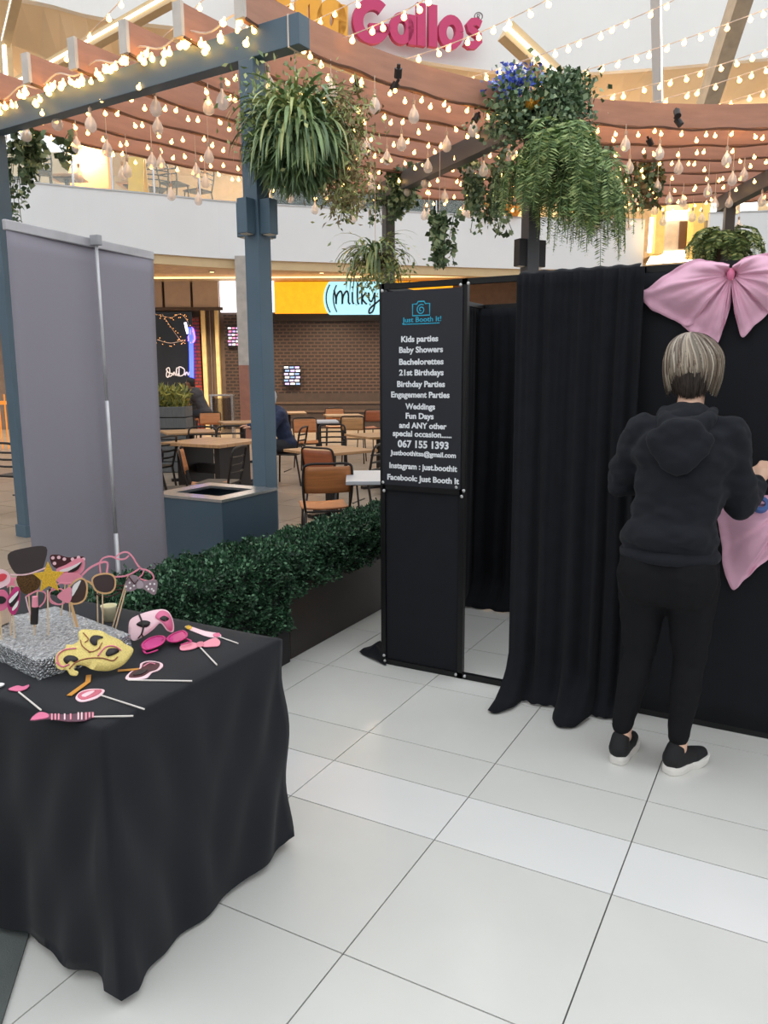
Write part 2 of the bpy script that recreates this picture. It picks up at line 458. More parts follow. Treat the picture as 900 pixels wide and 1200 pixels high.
strut([(205, -4), (20, 100)], 13.5, 16.5, .17, 'long slanting lit roof strut above the left end of the pergola')
strut([(20, -8), (6, 50), (9, 98)], 14.0, 15.5, .14, 'kinked lit roof strut at the top left picture corner')

# ================================================================== photo booth
BY = 3.57; BZ = 2.03; BXL = -1.94; BXC = -1.485; BXR = 0.75; BBACK = 4.97
bt = empty('photo_booth', (BXL, BY, 0), 0, 'black metal framed photo booth with an open doorway beside the printed banner', 'booth')
tb = .028
for (x, y) in ((BXL, BY), (BXC, BY), (BXR, BY), (BXL, BBACK), (BXR, BBACK), (-.66, BY)):
    MB().box((x, y, BZ/2), (tb, tb, BZ)).build('upright', M_frame, bt)
def rail(a, b): MB().bar(a, b, tb, tb).build('rail', M_frame, bt)
zt = BZ-tb/2
rail((BXL, BY, zt), (BXR, BY, zt)); rail((BXL, BBACK, zt), (BXR, BBACK, zt)); rail((BXL, BY, zt), (BXL, BBACK, zt)); rail((BXR, BY, zt), (BXR, BBACK, zt))
rail((BXL, BY, .016), (-.66, BY, .016)); rail((BXL, BY, .99), (BXC, BY, .99)); rail((-.66, BY, .016), (BXR, BY, .016))
rail((BXL, BBACK, .016), (BXR, BBACK, .016))
MB().box(((BXL+BXC)/2, BY+.002, .5), (BXC-BXL-tb, .008, .96)).build('lower_panel', M_panel, bt)
fp = MB().grid(lambda u, v: Vector((-.70+u*(BXR+.685), BY-.017+.004*sin(u*9+v*3), .03+v*(BZ-.06))), 30, 20).build('stretched_front_panel', M_panel, bt, smooth=True, solid=.004)
MB().box(((BXR, (BY+BBACK)/2, BZ/2)), (.006, BBACK-BY-.03, BZ-.05)).build('side_panel', M_panel, bt)
bolt = MB().lathe([(.009, 0), (.008, .005), (.004, .008)], n=8).mesh('bolt', M_bolt)
for (x, z) in ((BXL+.005, 1.995), (BXL+.005, 1.015), (BXC-.03, 1.015), (BXC+.01, 1.0), (BXL+.01, .97), (BXC+.0, .97), (BXC-.02, 2.0), (BXC+.02, 2.005), (BXL+.005, .05), (BXL+.01, .02), (BXC-.02, .02), (BXC+.03, .02)):
    inst(bolt, 'bolt', bt, Vector((x-BXL, -.016, z)), (pi/2, 0, 0))
# warm slot of light is simply open air above the banner

# --- printed banner on the front panel
ps = empty('printed_banner', (-1.715, BY-.016, .995), 0, 'black printed banner listing party services and contact details on booth front', 'banner')
MB().box((-1.7145, BY-.018, 1.497), (.445, .004, .985)).build('sheet', mat('banner_vinyl', (27, 29, 38), .5, var=.04, scale=20), ps)
def C4(x, y): return (430+x/4.284, 310+y/4.284)
YP = BY-.0205
def pp(x, y): return gy(*C4(x, y), YP)
plc = lambda u, v, w_: Vector((u, YP-w_, v))
M_txt = mat('white_print', (235, 238, 242), .6, emit=(235, 238, 242), estr=0.0)
M_cy = mat('cyan_print', (40, 172, 206), .6)
lines_ = [('Kids parties', 172, 358, 387, 387), ('Baby Showers', 162, 382, 441, 441), ('Bachelorettes', 162, 385, 503, 500), ('21st Birthdays', 162, 385, 557, 555), ('Birthday Parties', 152, 392, 616, 612), ('Engagement Parties', 122, 415, 668, 667), ('Weddings', 193, 342, 727, 726), ('Fun Days', 195, 335, 775, 774), ('and ANY other', 162, 400, 823, 823), ('special occasion......', 130, 425, 865, 865), ('067 155 1393', 155, 410, 918, 924), ('Justboothitsa@gmail.com', 118, 447, 955, 970), ('Instagram : just.boothit', 113, 453, 1024, 1036), ('Facebook: Just Booth It', 103, 463, 1082, 1098)]
for t_, xa, xb, ya, yb in lines_:
    A = pp(xa, (ya+yb)/2); B = pp(xb, (ya+yb)/2)
    cap = .0285*(1.25 if t_.startswith('067') else .85 if '@' in t_ else 1.0)
    text_mb(t_, A.x, B.x, (A.z+B.z)/2, cap, plc, .0012, .034).build('lettering', M_txt, ps)
A = pp(178, 287); B = pp(373, 287)
text_mb('Just Booth It!', A.x, B.x, (A.z+B.z)/2, .024, plc, .0012, .012).build('lettering', M_cy, ps)
A = pp(180, 300); B = pp(370, 300)
mb = MB(); L_ = B.x-A.x; q_ = 0.0; r_ = random.Random(2)
while q_ < L_-.008:
    w_ = r_.uniform(.003, .008); mb.box((A.x+q_+w_/2, YP-.0006, (A.z+B.z)/2+.003), (w_, .0012, .0055)); q_ += w_+.002
mb.build('fine_print', M_cy, ps)
lc = pp(272, 222); lf = (lc, Vector((1, 0, 0)), Vector((0, 0, 1)), Vector((0, -1, 0)))
mb = MB(); hw, hh = .047, .032
mb.ribbon([(-hw, -hh), (hw, -hh), (hw, hh*.75), (hw*.5, hh*.75), (hw*.35, hh*1.1), (-hw*.35, hh*1.1), (-hw*.5, hh*.75), (-hw, hh*.75)], .006, .0012, lf, closed=True)
mb.ribbon([(.026*(1-i/30)*cos(i*.42+1), -.004+.026*(1-i/30)*sin(i*.42+1)) for i in range(26)], .005, .0012, lf)
mb.build('camera_emblem', M_cy, ps)

# --- curtains
def curtain(name, label, xa, xb, y, z_top, folds, amp, puddle=0.0, seed=1, axis='x', parent=None, m_=M_black, nu=140, nv=40, zmin=.008, kick=None):
    r = random.Random(seed); ph = [r.uniform(0, 6.28) for _ in range(6)]
    def fn(u, v):
        z = z_top*(1-v); L = xb-xa
        a = amp*(.35+.65*v)
        w_ = u+.012*sin(v*5+ph[0])*v
        w2 = w_+.05*sin(4.1*w_+ph[2])+.02*sin(11*w_+ph[4])
        d = a*sin(2*pi*folds*w2+ph[1])+a*.4*sin(2*pi*folds*1.73*w2+ph[3]+.5*v)+a*.5*(1-v)**3*sin(2*pi*folds*3.1*u+ph[5])
        if puddle and v > .9: d *= 1-.6*(v-.9)/.1
        out = 0.0
        if puddle and v > .9:
            k_ = (v-.9)/.1; kz = (kick(u) if kick else 1.0)
            out = puddle*kz*k_**1.4; z = max(zmin+.004*(sin(u*60)+1), z*(1-k_*.9)+.01)
        s = xa+u*L; off = y-out-abs(a)*.0-d
        return Vector((s, off, z)) if axis == 'x' else Vector((off, s, z))
    o = MB().grid(fn, nu, nv).build(name, m_, None, smooth=True, solid=.003)
    return tag(o, label, 'curtain')
curtain('front_curtain', 'pleated black curtain with a pooled hem hanging at the booth doorway', -1.205, -.640, BY-.075, BZ-.01, 5.5, .02, .24, 3, kick=lambda u: .35+.8*max(0, sin(u*10.5+1.2))**.6)
mb = MB()
for i in range(2):
    pass
MB().grid(lambda u, v: Vector((-1.2+.535*u, BY-.03-.035*sin(v*pi), BZ+.008-.05*v+.003*sin(u*40))), 40, 6).build('rail_sleeve', M_black, [o for o in COL.objects if o.name == 'front_curtain'][0], smooth=True, solid=.003)
curtain('back_curtain', 'black curtain along the inside back of the booth', BXL-.02, -.5, BBACK-.05, BZ-.03, 9, .02, .2, 5, nu=150)
curtain('side_curtain', 'black curtain along the left flank of the booth with hem spilling out', BY+.02, BBACK+.03, BXL-.035, BZ-.02, 8, .016, .0, 9, axis='y')
# hem of the flank curtain that has spilled onto the floor
sc_ = [o for o in COL.objects if o.name == 'side_curtain'][0]
g0 = [gz(x, y, .01) for x, y in ((421, 764), (432, 757), (446, 752), (455, 768), (452, 779), (436, 772))]
P0 = sum(g0, Vector())/6
def hem(u, v):
    i = u*5.999; k_ = int(i); f_ = i-k_; e_ = g0[k_]*(1-f_)+g0[(k_+1) % 6]*f_
    p = P0*(1-v)+e_*v; p = p.copy(); p.z = .012+.05*(1-v)**2+.006*sin(u*25)*v; return p
MB().grid(hem, 42, 8, closed_u=True).build('spilled_hem', M_black, sc_, smooth=True)

# ================================================================== pink fabric bows
M_bow = mat('pink_tissue_fabric', (238, 184, 208), .75, var=.05, scale=5, bump=.35, bscale=24, alpha=.94)
M_bow2 = mat('pink_knot_fabric', (228, 128, 164), .7, var=.08, scale=8)
def wing(parent, knot, edge, Yb, bulge, seed, name):
    E_ = spline([gy(x, y, Yb) for x, y in edge], 6); r = random.Random(seed); k = [gy(knot[0], knot[1], Yb)][0]
    ph = r.uniform(0, 6); n = len(E_)
    def fn(u, v):
        i = min(u*(n-1), n-1.001); a = int(i); f_ = i-a; e_ = E_[a]*(1-f_)+E_[a+1]*f_
        st = k+(e_-k).normalized()*.018
        p = st*(1-v)+e_*v; L = (e_-k).length
        fold = sin(u*26+ph+v*1.5)*.5+sin(u*49+ph*2)*.25
        y = -bulge*sin(min(v*1.15, 1)*pi)*(.55+.45*sin(u*pi))-.013*fold*(1-.4*v)*min(1, v*4)
        n_ = (noise.noise(p*11)*.010+noise.noise(p*27)*.006)*v
        return Vector((p.x, p.y+y-n_, p.z+n_))
    return MB().grid(fn, 90, 24).build(name, M_bow, parent, smooth=True, solid=.0015)
kb = gy(857, 322, BY-.05)
b1 = empty('fabric_bow', kb, 0, 'large pink tissue bow pinned to the booth panel above the woman', 'bow')
wing(b1, (857, 322), [(855, 312), (838, 306), (815, 304), (788, 316), (765, 330), (750, 343), (756, 356), (772, 366), (792, 375), (804, 383), (812, 380)], BY-.05, .07, 1, 'loop')
wing(b1, (857, 322), [(790, 360), (800, 382), (820, 397), (838, 406), (848, 385), (855, 362), (857, 345)], BY-.045, .03, 2, 'tail')
wing(b1, (857, 322), [(859, 345), (861, 368), (870, 396), (884, 382), (900, 366), (905, 350)], BY-.045, .03, 3, 'tail')
wing(b1, (857, 322), [(860, 312), (875, 303), (900, 296), (925, 304), (950, 318), (962, 332), (950, 350), (925, 362), (905, 368)], BY-.05, .07, 4, 'loop')
organic('knot', [('e', kb+Vector((0, -.02, 0)), (.016, .022, .026))], M_bow2, b1, .006, 2)
kb2 = gy(925, 590, BY-.05)
b2 = empty('fabric_bow', kb2, 0, 'lower pink tissue bow hanging beside the woman below her forearm', 'bow')
wing(b2, (925, 590), [(900, 580), (860, 580), (839, 592), (842, 615), (846, 640), (847, 662), (858, 690), (872, 680), (885, 668), (900, 655), (915, 640)], BY-.05, .06, 5, 'loop')
wing(b2, (925, 590), [(928, 650), (945, 672), (960, 650), (950, 620)], BY-.045, .03, 6, 'tail')
wing(b2, (925, 590), [(935, 575), (970, 570), (1000, 590), (1005, 620), (980, 650)], BY-.05, .06, 7, 'loop')
organic('knot', [('e', kb2+Vector((0, -.02, 0)), (.016, .022, .026))], M_bow2, b2, .006, 2)

# ================================================================== roll-up banner seen from behind
BT = 2.255
pa_, pb_ = gz(5, 257, BT), gz(178, 295, BT)
rb = empty('roll_up_banner', (pa_+pb_)/2*Vector((1, 1, 0)) if False else Vector(((pa_.x+pb_.x)/2, (pa_.y+pb_.y)/2, 0)), 0, 'tall grey back of a roll up banner stand with a thin centre pole', 'banner stand')
M_gback = mat('grey_banner_back', (150, 145, 156), .75, var=.03, scale=1.5, bump=.03, bscale=200)
dv = (pb_-pa_); dv.z = 0; Lb = dv.length; dv.normalize(); nb = Vector((-dv.y, dv.x, 0)); nb = -nb if nb.x < 0 else nb   # towards the camera side
A3 = Vector((pa_.x, pa_.y, 0))
MB().grid(lambda u, v: A3+dv*(u*Lb)+nb*(-.012*sin(v*pi)*(1+.4*sin(u*2))+.006*sin(u*6+v*2))+Vector((0, 0, .09+v*(BT-.12))), 24, 24).build('sheet', M_gback, rb, smooth=True, solid=.002)
MB().box(A3+dv*(Lb/2)+Vector((0, 0, BT-.022)), (Lb+.01, .022, .045), atan2(dv.y, dv.x)).build('top_rail', mat('rail_aluminium', (186, 184, 188), .4, metal=.4), rb, bevel=.004)
MB().box(A3+dv*(Lb/2)+Vector((0, 0, .045)), (Lb+.03, .16, .09), atan2(dv.y, dv.x)).build('cassette', mat('rail_aluminium', (0, 0, 0)), rb, bevel=.02)
pt = gz(107, 279, BT); pt = A3+dv*((pt-A3).dot(dv)); pbm = Vector((pt.x, pt.y, 0))+nb*.035+dv*.0
pole = MB().tube([pbm+Vector((0, 0, .08)), pbm+Vector((0, 0, .75))], .012, 10); pole.tube([pbm+Vector((0, 0, .75)), pbm+Vector((0, 0, 1.45))], .0105, 10); pole.tube([pbm+Vector((0, 0, 1.45)), pbm+Vector((0, 0, BT-.01))], .009, 10)
pole.build('pole', mat('pole_aluminium', (205, 205, 208), .35, metal=.3), rb, smooth=True)
MB().box(pbm+Vector((0, 0, BT-.012)), (.035, .05, .05), atan2(dv.y, dv.x)).build('clip', mat('clip_grey', (160, 160, 164), .4), rb, bevel=.004)
for s in (.25, .75): MB().box(A3+dv*(Lb*s)+nb*.1+Vector((0, 0, .01)), (.05, .3, .02), atan2(dv.y, dv.x)).build('foot', mat('rail_aluminium', (0, 0, 0)), rb)

# ================================================================== boxwood hedges in planters
M_lf = [mat('box_leaf_dark', (32, 60, 42), .5, var=.3), mat('box_leaf_mid', (52, 92, 62), .45, var=.3), mat('box_leaf_light', (100, 142, 106), .45, var=.25)]
M_plant = mat('brown_planter', (46, 38, 34), .5); M_plant2 = mat('black_planter', (22, 22, 22), .5)
def hedge(label, xf, xb_, ya, yb, z0, z1, pm, seed, n):
    e = empty('boxwood_hedge', ((xf+xb_)/2, (ya+yb)/2, 0), 0, label, 'hedge')
    MB().box(((xf+xb_)/2, (ya+yb)/2, z0/2+.03), (xf-xb_-.02, yb-ya-.01, z0+.06)).build('planter', pm, e, bevel=.006)
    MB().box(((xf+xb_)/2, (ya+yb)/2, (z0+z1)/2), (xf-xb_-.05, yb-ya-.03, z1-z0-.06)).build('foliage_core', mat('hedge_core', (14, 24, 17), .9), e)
    rng = np.random.default_rng(seed); Ly, Lz, Lx = yb-ya, z1-z0, xf-xb_
    faces = [(Ly*Lx, 'top'), (Ly*Lz, 'front'), (Ly*Lz*.4, 'back'), (Lx*Lz, 'enda'), (Lx*Lz, 'endb')]; tot = sum(a for a, _ in faces); P = []; N_ = []
    for a, nm in faces:
        k = int(n*a/tot); u = rng.random(k); v = rng.random(k); d = rng.normal(0, .012, k)-.01
        bumpy = .018*np.sin(u*Ly*17+v*9)+.014*np.sin(u*Ly*31-v*13)
        d = d+bumpy
        if nm == 'top': p = np.stack([xb_+u*0+v*Lx, ya+u*Ly, z1+d-.02*((v-.5)*2)**4], 1); nn = np.tile([0, 0, 1.], (k, 1))
        elif nm == 'front': p = np.stack([xf+d-.02*(v > .93), ya+u*Ly, z0+v*Lz], 1); nn = np.tile([1., 0, .25], (k, 1))
        elif nm == 'back': p = np.stack([xb_-d, ya+u*Ly, z0+v*Lz], 1); nn = np.tile([-1., 0, .25], (k, 1))
        elif nm == 'enda': p = np.stack([xb_+u*Lx, ya-d, z0+v*Lz], 1); nn = np.tile([0, -1., .25], (k, 1))
        else: p = np.stack([xb_+u*Lx, yb+d, z0+v*Lz], 1); nn = np.tile([0, 1., .25], (k, 1))
        P.append(p); N_.append(nn+rng.normal(0, .55, (k, 3)))
    P = np.concatenate(P); N_ = np.concatenate(N_)
    cloud('leaves', P, N_, .021, M_lf, e, .6, mi=rng.choice([0, 1, 2], len(P), p=[.42, .4, .18]), seed=seed)
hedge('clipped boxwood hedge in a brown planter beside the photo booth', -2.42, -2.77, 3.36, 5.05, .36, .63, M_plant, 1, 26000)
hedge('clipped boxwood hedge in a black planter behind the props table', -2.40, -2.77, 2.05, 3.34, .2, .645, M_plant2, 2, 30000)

# ================================================================== litter bin
bn = empty('litter_bin', (-3.5, 4.02, 0), 0, 'square blue grey litter bin with a steel rim behind the hedge', 'bin')
M_bin = mat('bin_blue_grey', (60, 80, 95), .5, var=.05); M_dark = mat('dark_void', (12, 12, 14), .8)
bw, bd = .61, .58; cx_, cy_ = -3.5, 4.02
mb = MB()
zb_ = .785
for (x, y, sx, sy) in ((0, -bd/2+.01, bw, .02), (0, bd/2-.01, bw, .02), (-bw/2+.01, 0, .02, bd-.04), (bw/2-.01, 0, .02, bd-.04)): mb.box((cx_+x, cy_+y, zb_/2+.01), (sx, sy, zb_-.02))
mb.build('body', M_bin, bn)
mb = MB()
for (x, y, sx, sy) in ((0, -bd/2+.055, bw+.01, .12), (0, bd/2-.055, bw+.01, .12), (-bw/2+.055, 0, .12, bd-.23), (bw/2-.055, 0, .12, bd-.23)): mb.box((cx_+x, cy_+y, .7925), (sx, sy, .018))
mb.build('steel_rim', M_steel, bn)
MB().box((cx_, cy_, .62), (bw-.06, bd-.06, .02)).build('liner', M_dark, bn)
mb = MB(); mb.box((cx_, cy_, .012), (bw-.04, bd-.04, .024)); mb.build('plinth', M_frame, bn)

# ================================================================== floor mat at the bottom left corner
ma, mb2 = gz(30, 1110), gz(4, 1195); dm = (mb2-ma).normalized(); nm_ = Vector((dm.y, -dm.x, 0)); nm_ = -nm_ if nm_.x > 0 else nm_
Q = [ma-dm*.25, mb2+dm*.5, mb2+dm*.5+nm_*.7, ma-dm*.25+nm_*.7]
mm = MB(); mm.add([q+Vector((0, 0, .001)) for q in Q]+[q+Vector((0, 0, .008)) for q in Q], [(3,2,1,0),(4,5,6,7),(0,1,5,4),(1,2,6,5),(2,3,7,6),(3,0,4,7)])
tag(mm.build('floor_mat', mat('grey_mat', (88, 94, 92), .9, bump=.3, bscale=300)), 'grey floor mat poking out from under the black tablecloth', 'mat')

# ================================================================== props table
TX1, TY0, TY1, TZ = -1.425, 1.195, 1.93, .74; TX0 = -3.0
ta = empty('folding_table', ((TX0+TX1)/2, (TY0+TY1)/2, 0), 0, 'trestle table hidden under the long black tablecloth', 'table')
MB().box(((TX0+TX1)/2, (TY0+TY1)/2, TZ-.022), (TX1-TX0-.02, TY1-TY0-.02, .03)).build('tabletop', mat('table_board', (200, 196, 188), .6), ta)
for x in (TX0+.1, TX1-.1):
    for y in (TY0+.1, TY1-.1): MB().cyl((x, y, 0), (x, y, TZ-.035), .014, n=10).build('leg', M_steel, ta)
M_cloth = mat('black_tablecloth', (30, 32, 37), .85, var=.08, scale=8, bump=.06, bscale=350, sheen=.06, spec=.25)
def cloth():
    n = 240; per = []
    Lx, Ly = TX1-TX0, TY1-TY0; P_ = 2*(Lx+Ly); R = .02
    for i in range(n):
        s = P_*i/n
        if s < Lx: p = (TX0+s, TY0); d = (0, -1)
        elif s < Lx+Ly: p = (TX1, TY0+s-Lx); d = (1, 0)
        elif s < 2*Lx+Ly: p = (TX1-(s-Lx-Ly), TY1); d = (0, 1)
        else: p = (TX0, TY1-(s-2*Lx-Ly)); d = (-1, 0)
        per.append((Vector((p[0], p[1], 0)), Vector((d[0], d[1], 0)), s))
    corners = [0, Lx, Lx+Ly, 2*Lx+Ly]
    rows_ = []
    lv = [None, (-.012, TZ+.002), (.0, TZ-.004)]+[(0, TZ*(1-k/22)) for k in range(1, 22)]+[(0, .012)]
    ctr = Vector(((TX0+TX1)/2, (TY0+TY1)/2, 0))
    vs = []
    for k, l in enumerate(lv):
        for (p, d, s) in per:
            if l is None:
                q = ctr+(p-ctr)*.9; vs.append(Vector((q.x, q.y, TZ+.004))); continue
            off, z = l; v = 1-z/TZ
            dc = min(min(abs(s-c), P_-abs(s-c)) for c in corners)
            fold = .010*v*sin(s*9+1)*min(1, dc*4)+.010*v*sin(s*23+2)+.006*v*sin(s*41)
            # corner cone: cloth hangs out at the corners and is drawn in between
            cone = .02*v*math.exp(-(dc/.10)**2)
            dr = .02*v*math.exp(-((dc-.3)/.16)**2)
            # diagonal drag folds from the corners
            drag = .010*sin((dc*1.0-v*.34)*34)*math.exp(-dc*2.2)*(v > .03)*min(1, v*5)
            dd = d.copy()
            if dc < .02: dd = (p-ctr); dd = Vector((math.copysign(.7, dd.x), math.copysign(.7, dd.y), 0))
            q = p+dd*(off+fold+cone*.6-dr*.5+drag+.008*v)
            vs.append(Vector((q.x, q.y, max(z, .006)+(.012*(sin(s*6)+1)*(v > .97)))))
    fs = [(r*n+i, r*n+(i+1) % n, (r+1)*n+(i+1) % n, (r+1)*n+i) for r in range(len(lv)-1) for i in range(n)]
    fs = [f[::-1] for f in fs]
    mb = MB(); mb.add(vs, fs+[tuple(range(n))])
    return mb
tag(cloth().build('tablecloth', M_cloth, None, smooth=True), 'long black cloth covering the props table down to the floor', 'tablecloth')
ZT_ = TZ+.005

# ================================================================== silver foam block
M_foil = bpy.data.materials.new('crinkled_silver_foil'); M_foil.use_nodes = True
_nt = M_foil.node_tree; _b = _nt.nodes['Principled BSDF']; _b.inputs['Metallic'].default_value = .75; _b.inputs['Roughness'].default_value = .32
_tc = _nt.nodes.new('ShaderNodeTexCoord'); _v = _nt.nodes.new('ShaderNodeTexVoronoi'); _v.inputs['Scale'].default_value = 170
_nt.links.new(_tc.outputs['Object'], _v.inputs['Vector'])
_r = _nt.nodes.new('ShaderNodeValToRGB'); _r.color_ramp.elements[0].color = (.16, .17, .18, 1); _r.color_ramp.elements[1].color = (.8, .82, .85, 1)
_nt.links.new(_v.outputs['Color'], _r.inputs['Fac']); _nt.links.new(_r.outputs['Color'], _b.inputs['Base Color'])
_bp = _nt.nodes.new('ShaderNodeBump'); _bp.inputs['Strength'].default_value = 1.0; _bp.inputs['Distance'].default_value = .006
_nt.links.new(_v.outputs['Distance'], _bp.inputs['Height']); _nt.links.new(_bp.outputs['Normal'], _b.inputs['Normal'])
ZBK = .803
c1, c2, c3, c4 = gz(43, 774, ZBK), gz(153, 742, ZBK), gz(112, 716, ZBK), gz(-55, 748, ZBK)
ux = (c2-c1); Lu = ux.length; ux.normalize(); uy = Vector((-ux.y, ux.x, 0)); Lv = .46
def foam(u, v):
    # rounded crumpled box: unwrap ring
    return None
mb = MB(); nx, ny = 46, 60
def wob(p): return p+Vector((noise.noise(p*38)*.0028, noise.noise(p*41+Vector((5, 0, 0)))*.0028, noise.noise(p*45+Vector((0, 7, 0)))*.0032))
O4 = Vector((c1.x, c1.y, 0))
mb.grid(lambda u, v: wob(O4+ux*(Lu*u)+uy*(Lv*v)+Vector((0, 0, ZBK-.004*(abs(u-.5) > .49 or abs(v-.5) > .49)))), nx, ny)
for (a, b) in (((0, 0), (1, 0)), ((1, 0), (1, 1)), ((1, 1), (0, 1)), ((0, 1), (0, 0))):
    mb.grid(lambda u, v: wob(O4+ux*(Lu*(a[0]+(b[0]-a[0])*u))+uy*(Lv*(a[1]+(b[1]-a[1])*u))+Vector((0, 0, ZBK-.004+(ZT_+.004-ZBK)*v))), 44, 9)
tag(mb.build('foam_block', M_foil), 'flat silver glitter wrapped foam block that holds the stick props', 'foam block')

# ================================================================== props
M_stick = mat('wooden_stick', (225, 196, 160), .6); M_wstick = mat('white_stick', (226, 218, 212), .5)
M_p1 = mat('prop_pink', (238, 150, 170), .55, var=.05); M_p2 = mat('prop_rose', (222, 112, 150), .55); M_mag = mat('prop_magenta', (196, 48, 120), .5); M_p3 = mat('prop_pale_pink', (246, 206, 214), .55)
M_bk = mat('prop_black', (34, 26, 28), .5); M_wh = mat('prop_white', (240, 236, 236), .5); M_gold = mat('gold_glitter', (232, 184, 52), .4, metal=.25, var=.25, scale=300, bump=.5, bscale=400)
M_hat = mat('hat_card', (62, 54, 54), .7); M_brn = mat('prop_dark_maroon', (70, 26, 34), .5); M_tan2 = mat('prop_tan', (222, 176, 124), .55)
TOCAM = lambda P: (Vector((-P.x, -P.y, 0))).normalized()
def frame_at(P, tilt=0.0, turn=0.0):
    """upright frame at P facing roughly to the front of the table, rolled by tilt and turned by turn"""
    n = TOCAM(P); n = Matrix.Rotation(turn, 3, 'Z') @ n; u = Vector((-n.y, n.x, 0)); v = Vector((0, 0, 1))
    U = u*cos(tilt)+v*sin(tilt); V = -u*sin(tilt)+v*cos(tilt)
    return (P, U, V, n)
class Prop:
    """a photo prop on a stick, drawn as layered card pieces; coordinates are photo pixels on the prop's own upright plane"""
    def __init__(s, name, label, base_px, turn=0.0, zbase=ZBK-.02, cat='photo prop', group='photo props on sticks'):
        s.base = gz(base_px[0], base_px[1], ZBK); s.n = Matrix.Rotation(turn, 3, 'Z') @ TOCAM(s.base)
        s.u = Vector((-s.n.y, s.n.x, 0)); s.e = empty(name, Vector((s.base.x, s.base.y, ZBK-.02)), 0, label, cat, group); s.lay = 0
    def pt(s, x, y, lay=0.0):
        d = ray(x, y); t = (s.base-CAM).dot(s.n)/d.dot(s.n); return CAM+d*t+s.n*lay
    def fr(s, lay): return (s.base+s.n*lay, s.u, Vector((0, 0, 1)), s.n)
    def uv(s, x, y):
        p = s.pt(x, y)-s.base; return (p.dot(s.u), p.z)
    def poly(s, name, pts, m_, lay=0, n=5, smooth=True, th=.0022):
        q = [s.uv(*p) for p in pts]
        if smooth: q = [tuple(p) for p in spline(q, n, True)]
        o = MB().prism(q, th, s.fr(.0025*lay)).build(name, m_, s.e); return s
    def line(s, name, pts, m_, w=.004, lay=0, closed=False, n=5, smooth=True):
        q = [s.uv(*p) for p in pts]
        if smooth: q = [tuple(p) for p in spline(q, n, closed)]
        MB().ribbon(q, w, .0024, s.fr(.0025*lay), closed).build(name, m_, s.e); return s
    def stick(s, top, m_=None, bot=None):
        b = s.base+Vector((0, 0, -.02)) if bot is None else s.pt(*bot)
        MB().cyl(b-s.n*.004, s.pt(*top)-s.n*.004, .0022, n=6).build('stick', m_ or M_stick, s.e); return s
    def dots(s, pts, r, m_, lay=1):
        for x, y in pts:
            c = s.uv(x, y); MB().prism([(c[0]+r*cos(i*pi/5), c[1]+r*sin(i*pi/5)) for i in range(10)], .002, s.fr(.0025*lay)).build('dot', m_, s.e)
        return s
    def place(s, fwd=0.0): return s

# top hat
p = Prop('hat_prop', 'dark brown top hat prop leaning above the gold star', (36, 728), .1)
p.poly('hat', [(9, 650), (30, 642), (54, 641), (52, 660), (47, 668), (30, 672), (17, 671)], M_hat, 0, 4).line('brim', [(12, 673), (30, 673), (46, 668), (56, 664)], M_p3, .004, 1)
p.poly('glitter_band', [(20, 675), (38, 673), (47, 680), (44, 690), (30, 696), (22, 688)], mat('dark_gold_glitter', (96, 72, 40), .4, metal=.4, var=.6, scale=250), 0).stick((32, 672))
# star
p = Prop('star_prop', 'gold glitter star prop on a stick', (56, 745), 0)
star = []
for i in range(10):
    r = 1.0 if i % 2 == 0 else .47; a = pi/2+i*pi/5+.05
    star.append((57+19*r*cos(a), 677-19.5*r*sin(a)))
p.poly('star', star, M_gold, 0, smooth=False, th=.004).stick((56, 692))
# pink star
p = Prop('star_prop', 'small pink star prop at the left edge of the table', (12, 745), 0)
p.poly('star', [(12+9*(1 if i % 2 == 0 else .5)*cos(pi/2+i*pi/5+.2), 681-9*(1 if i % 2 == 0 else .5)*sin(pi/2+i*pi/5+.2)) for i in range(10)], M_p1, 0, smooth=False).stick((12, 688))
# lips with teeth, leaning
p = Prop('lips_prop', 'magenta striped open mouth prop leaning at far left', (17, 748), 0)
p.poly('lips', [(17, 688), (23, 690), (23, 705), (19, 718), (14, 720), (9, 712), (10, 700)], M_mag, 0).poly('mouth', [(21, 692), (22, 699), (15, 710), (11, 709), (12, 702)], M_bk, 1).poly('teeth', [(21, 692), (20, 697), (12, 706), (11, 702)], M_wh, 2, 3).poly('teeth', [(21.5, 703), (20, 710), (15, 715), (14.5, 712)], M_wh, 2, 3).stick((15, 715))
# mask at the far left edge
p = Prop('mask_prop', 'pink and red eye mask prop cut by the left picture edge', (2, 750), .1)
p.poly('mask', [(-8, 695), (4, 691), (10, 698), (10, 708), (4, 715), (-8, 714)], M_p2, 0).poly('eye_hole', [(-2, 699), (4, 699), (7, 703), (3, 707), (-3, 706)], M_bk, 1)
p.poly('lips', [(-6, 676), (2, 672), (8, 674), (4, 680), (-6, 682)], mat('prop_red', (226, 70, 84), .5), 1).poly('lips_card', [(-10, 670), (2, 667), (11, 673), (10, 684), (-8, 690)], M_p3, 0).stick((0, 712))
# polka dot bow and lips card
p = Prop('lips_prop', 'pink lips prop with a maroon polka dot bow behind the star', (70, 722), -.1)
p.poly('bow_card', [(59, 651), (68, 650), (80, 653), (92, 652), (99, 653), (97, 662), (80, 668), (66, 666), (60, 660)], M_brn, 0, 3)
p.dots([(62, 653.5), (69, 653), (75.5, 655), (64, 660), (85, 655), (92, 653), (98, 655)], .0055, M_p3, 1)
p.poly('lips', [(66, 667), (78, 661), (90, 654), (99, 656), (98, 668), (88, 675), (74, 674)], M_p1, 2, 4).poly('teeth', [(70, 668), (84, 663), (95, 658), (88, 665), (78, 669)], M_wh, 3, 4).poly('mouth', [(80, 669), (90, 663), (96, 658), (92, 666), (84, 670)], M_bk, 4, 3).stick((78, 672))
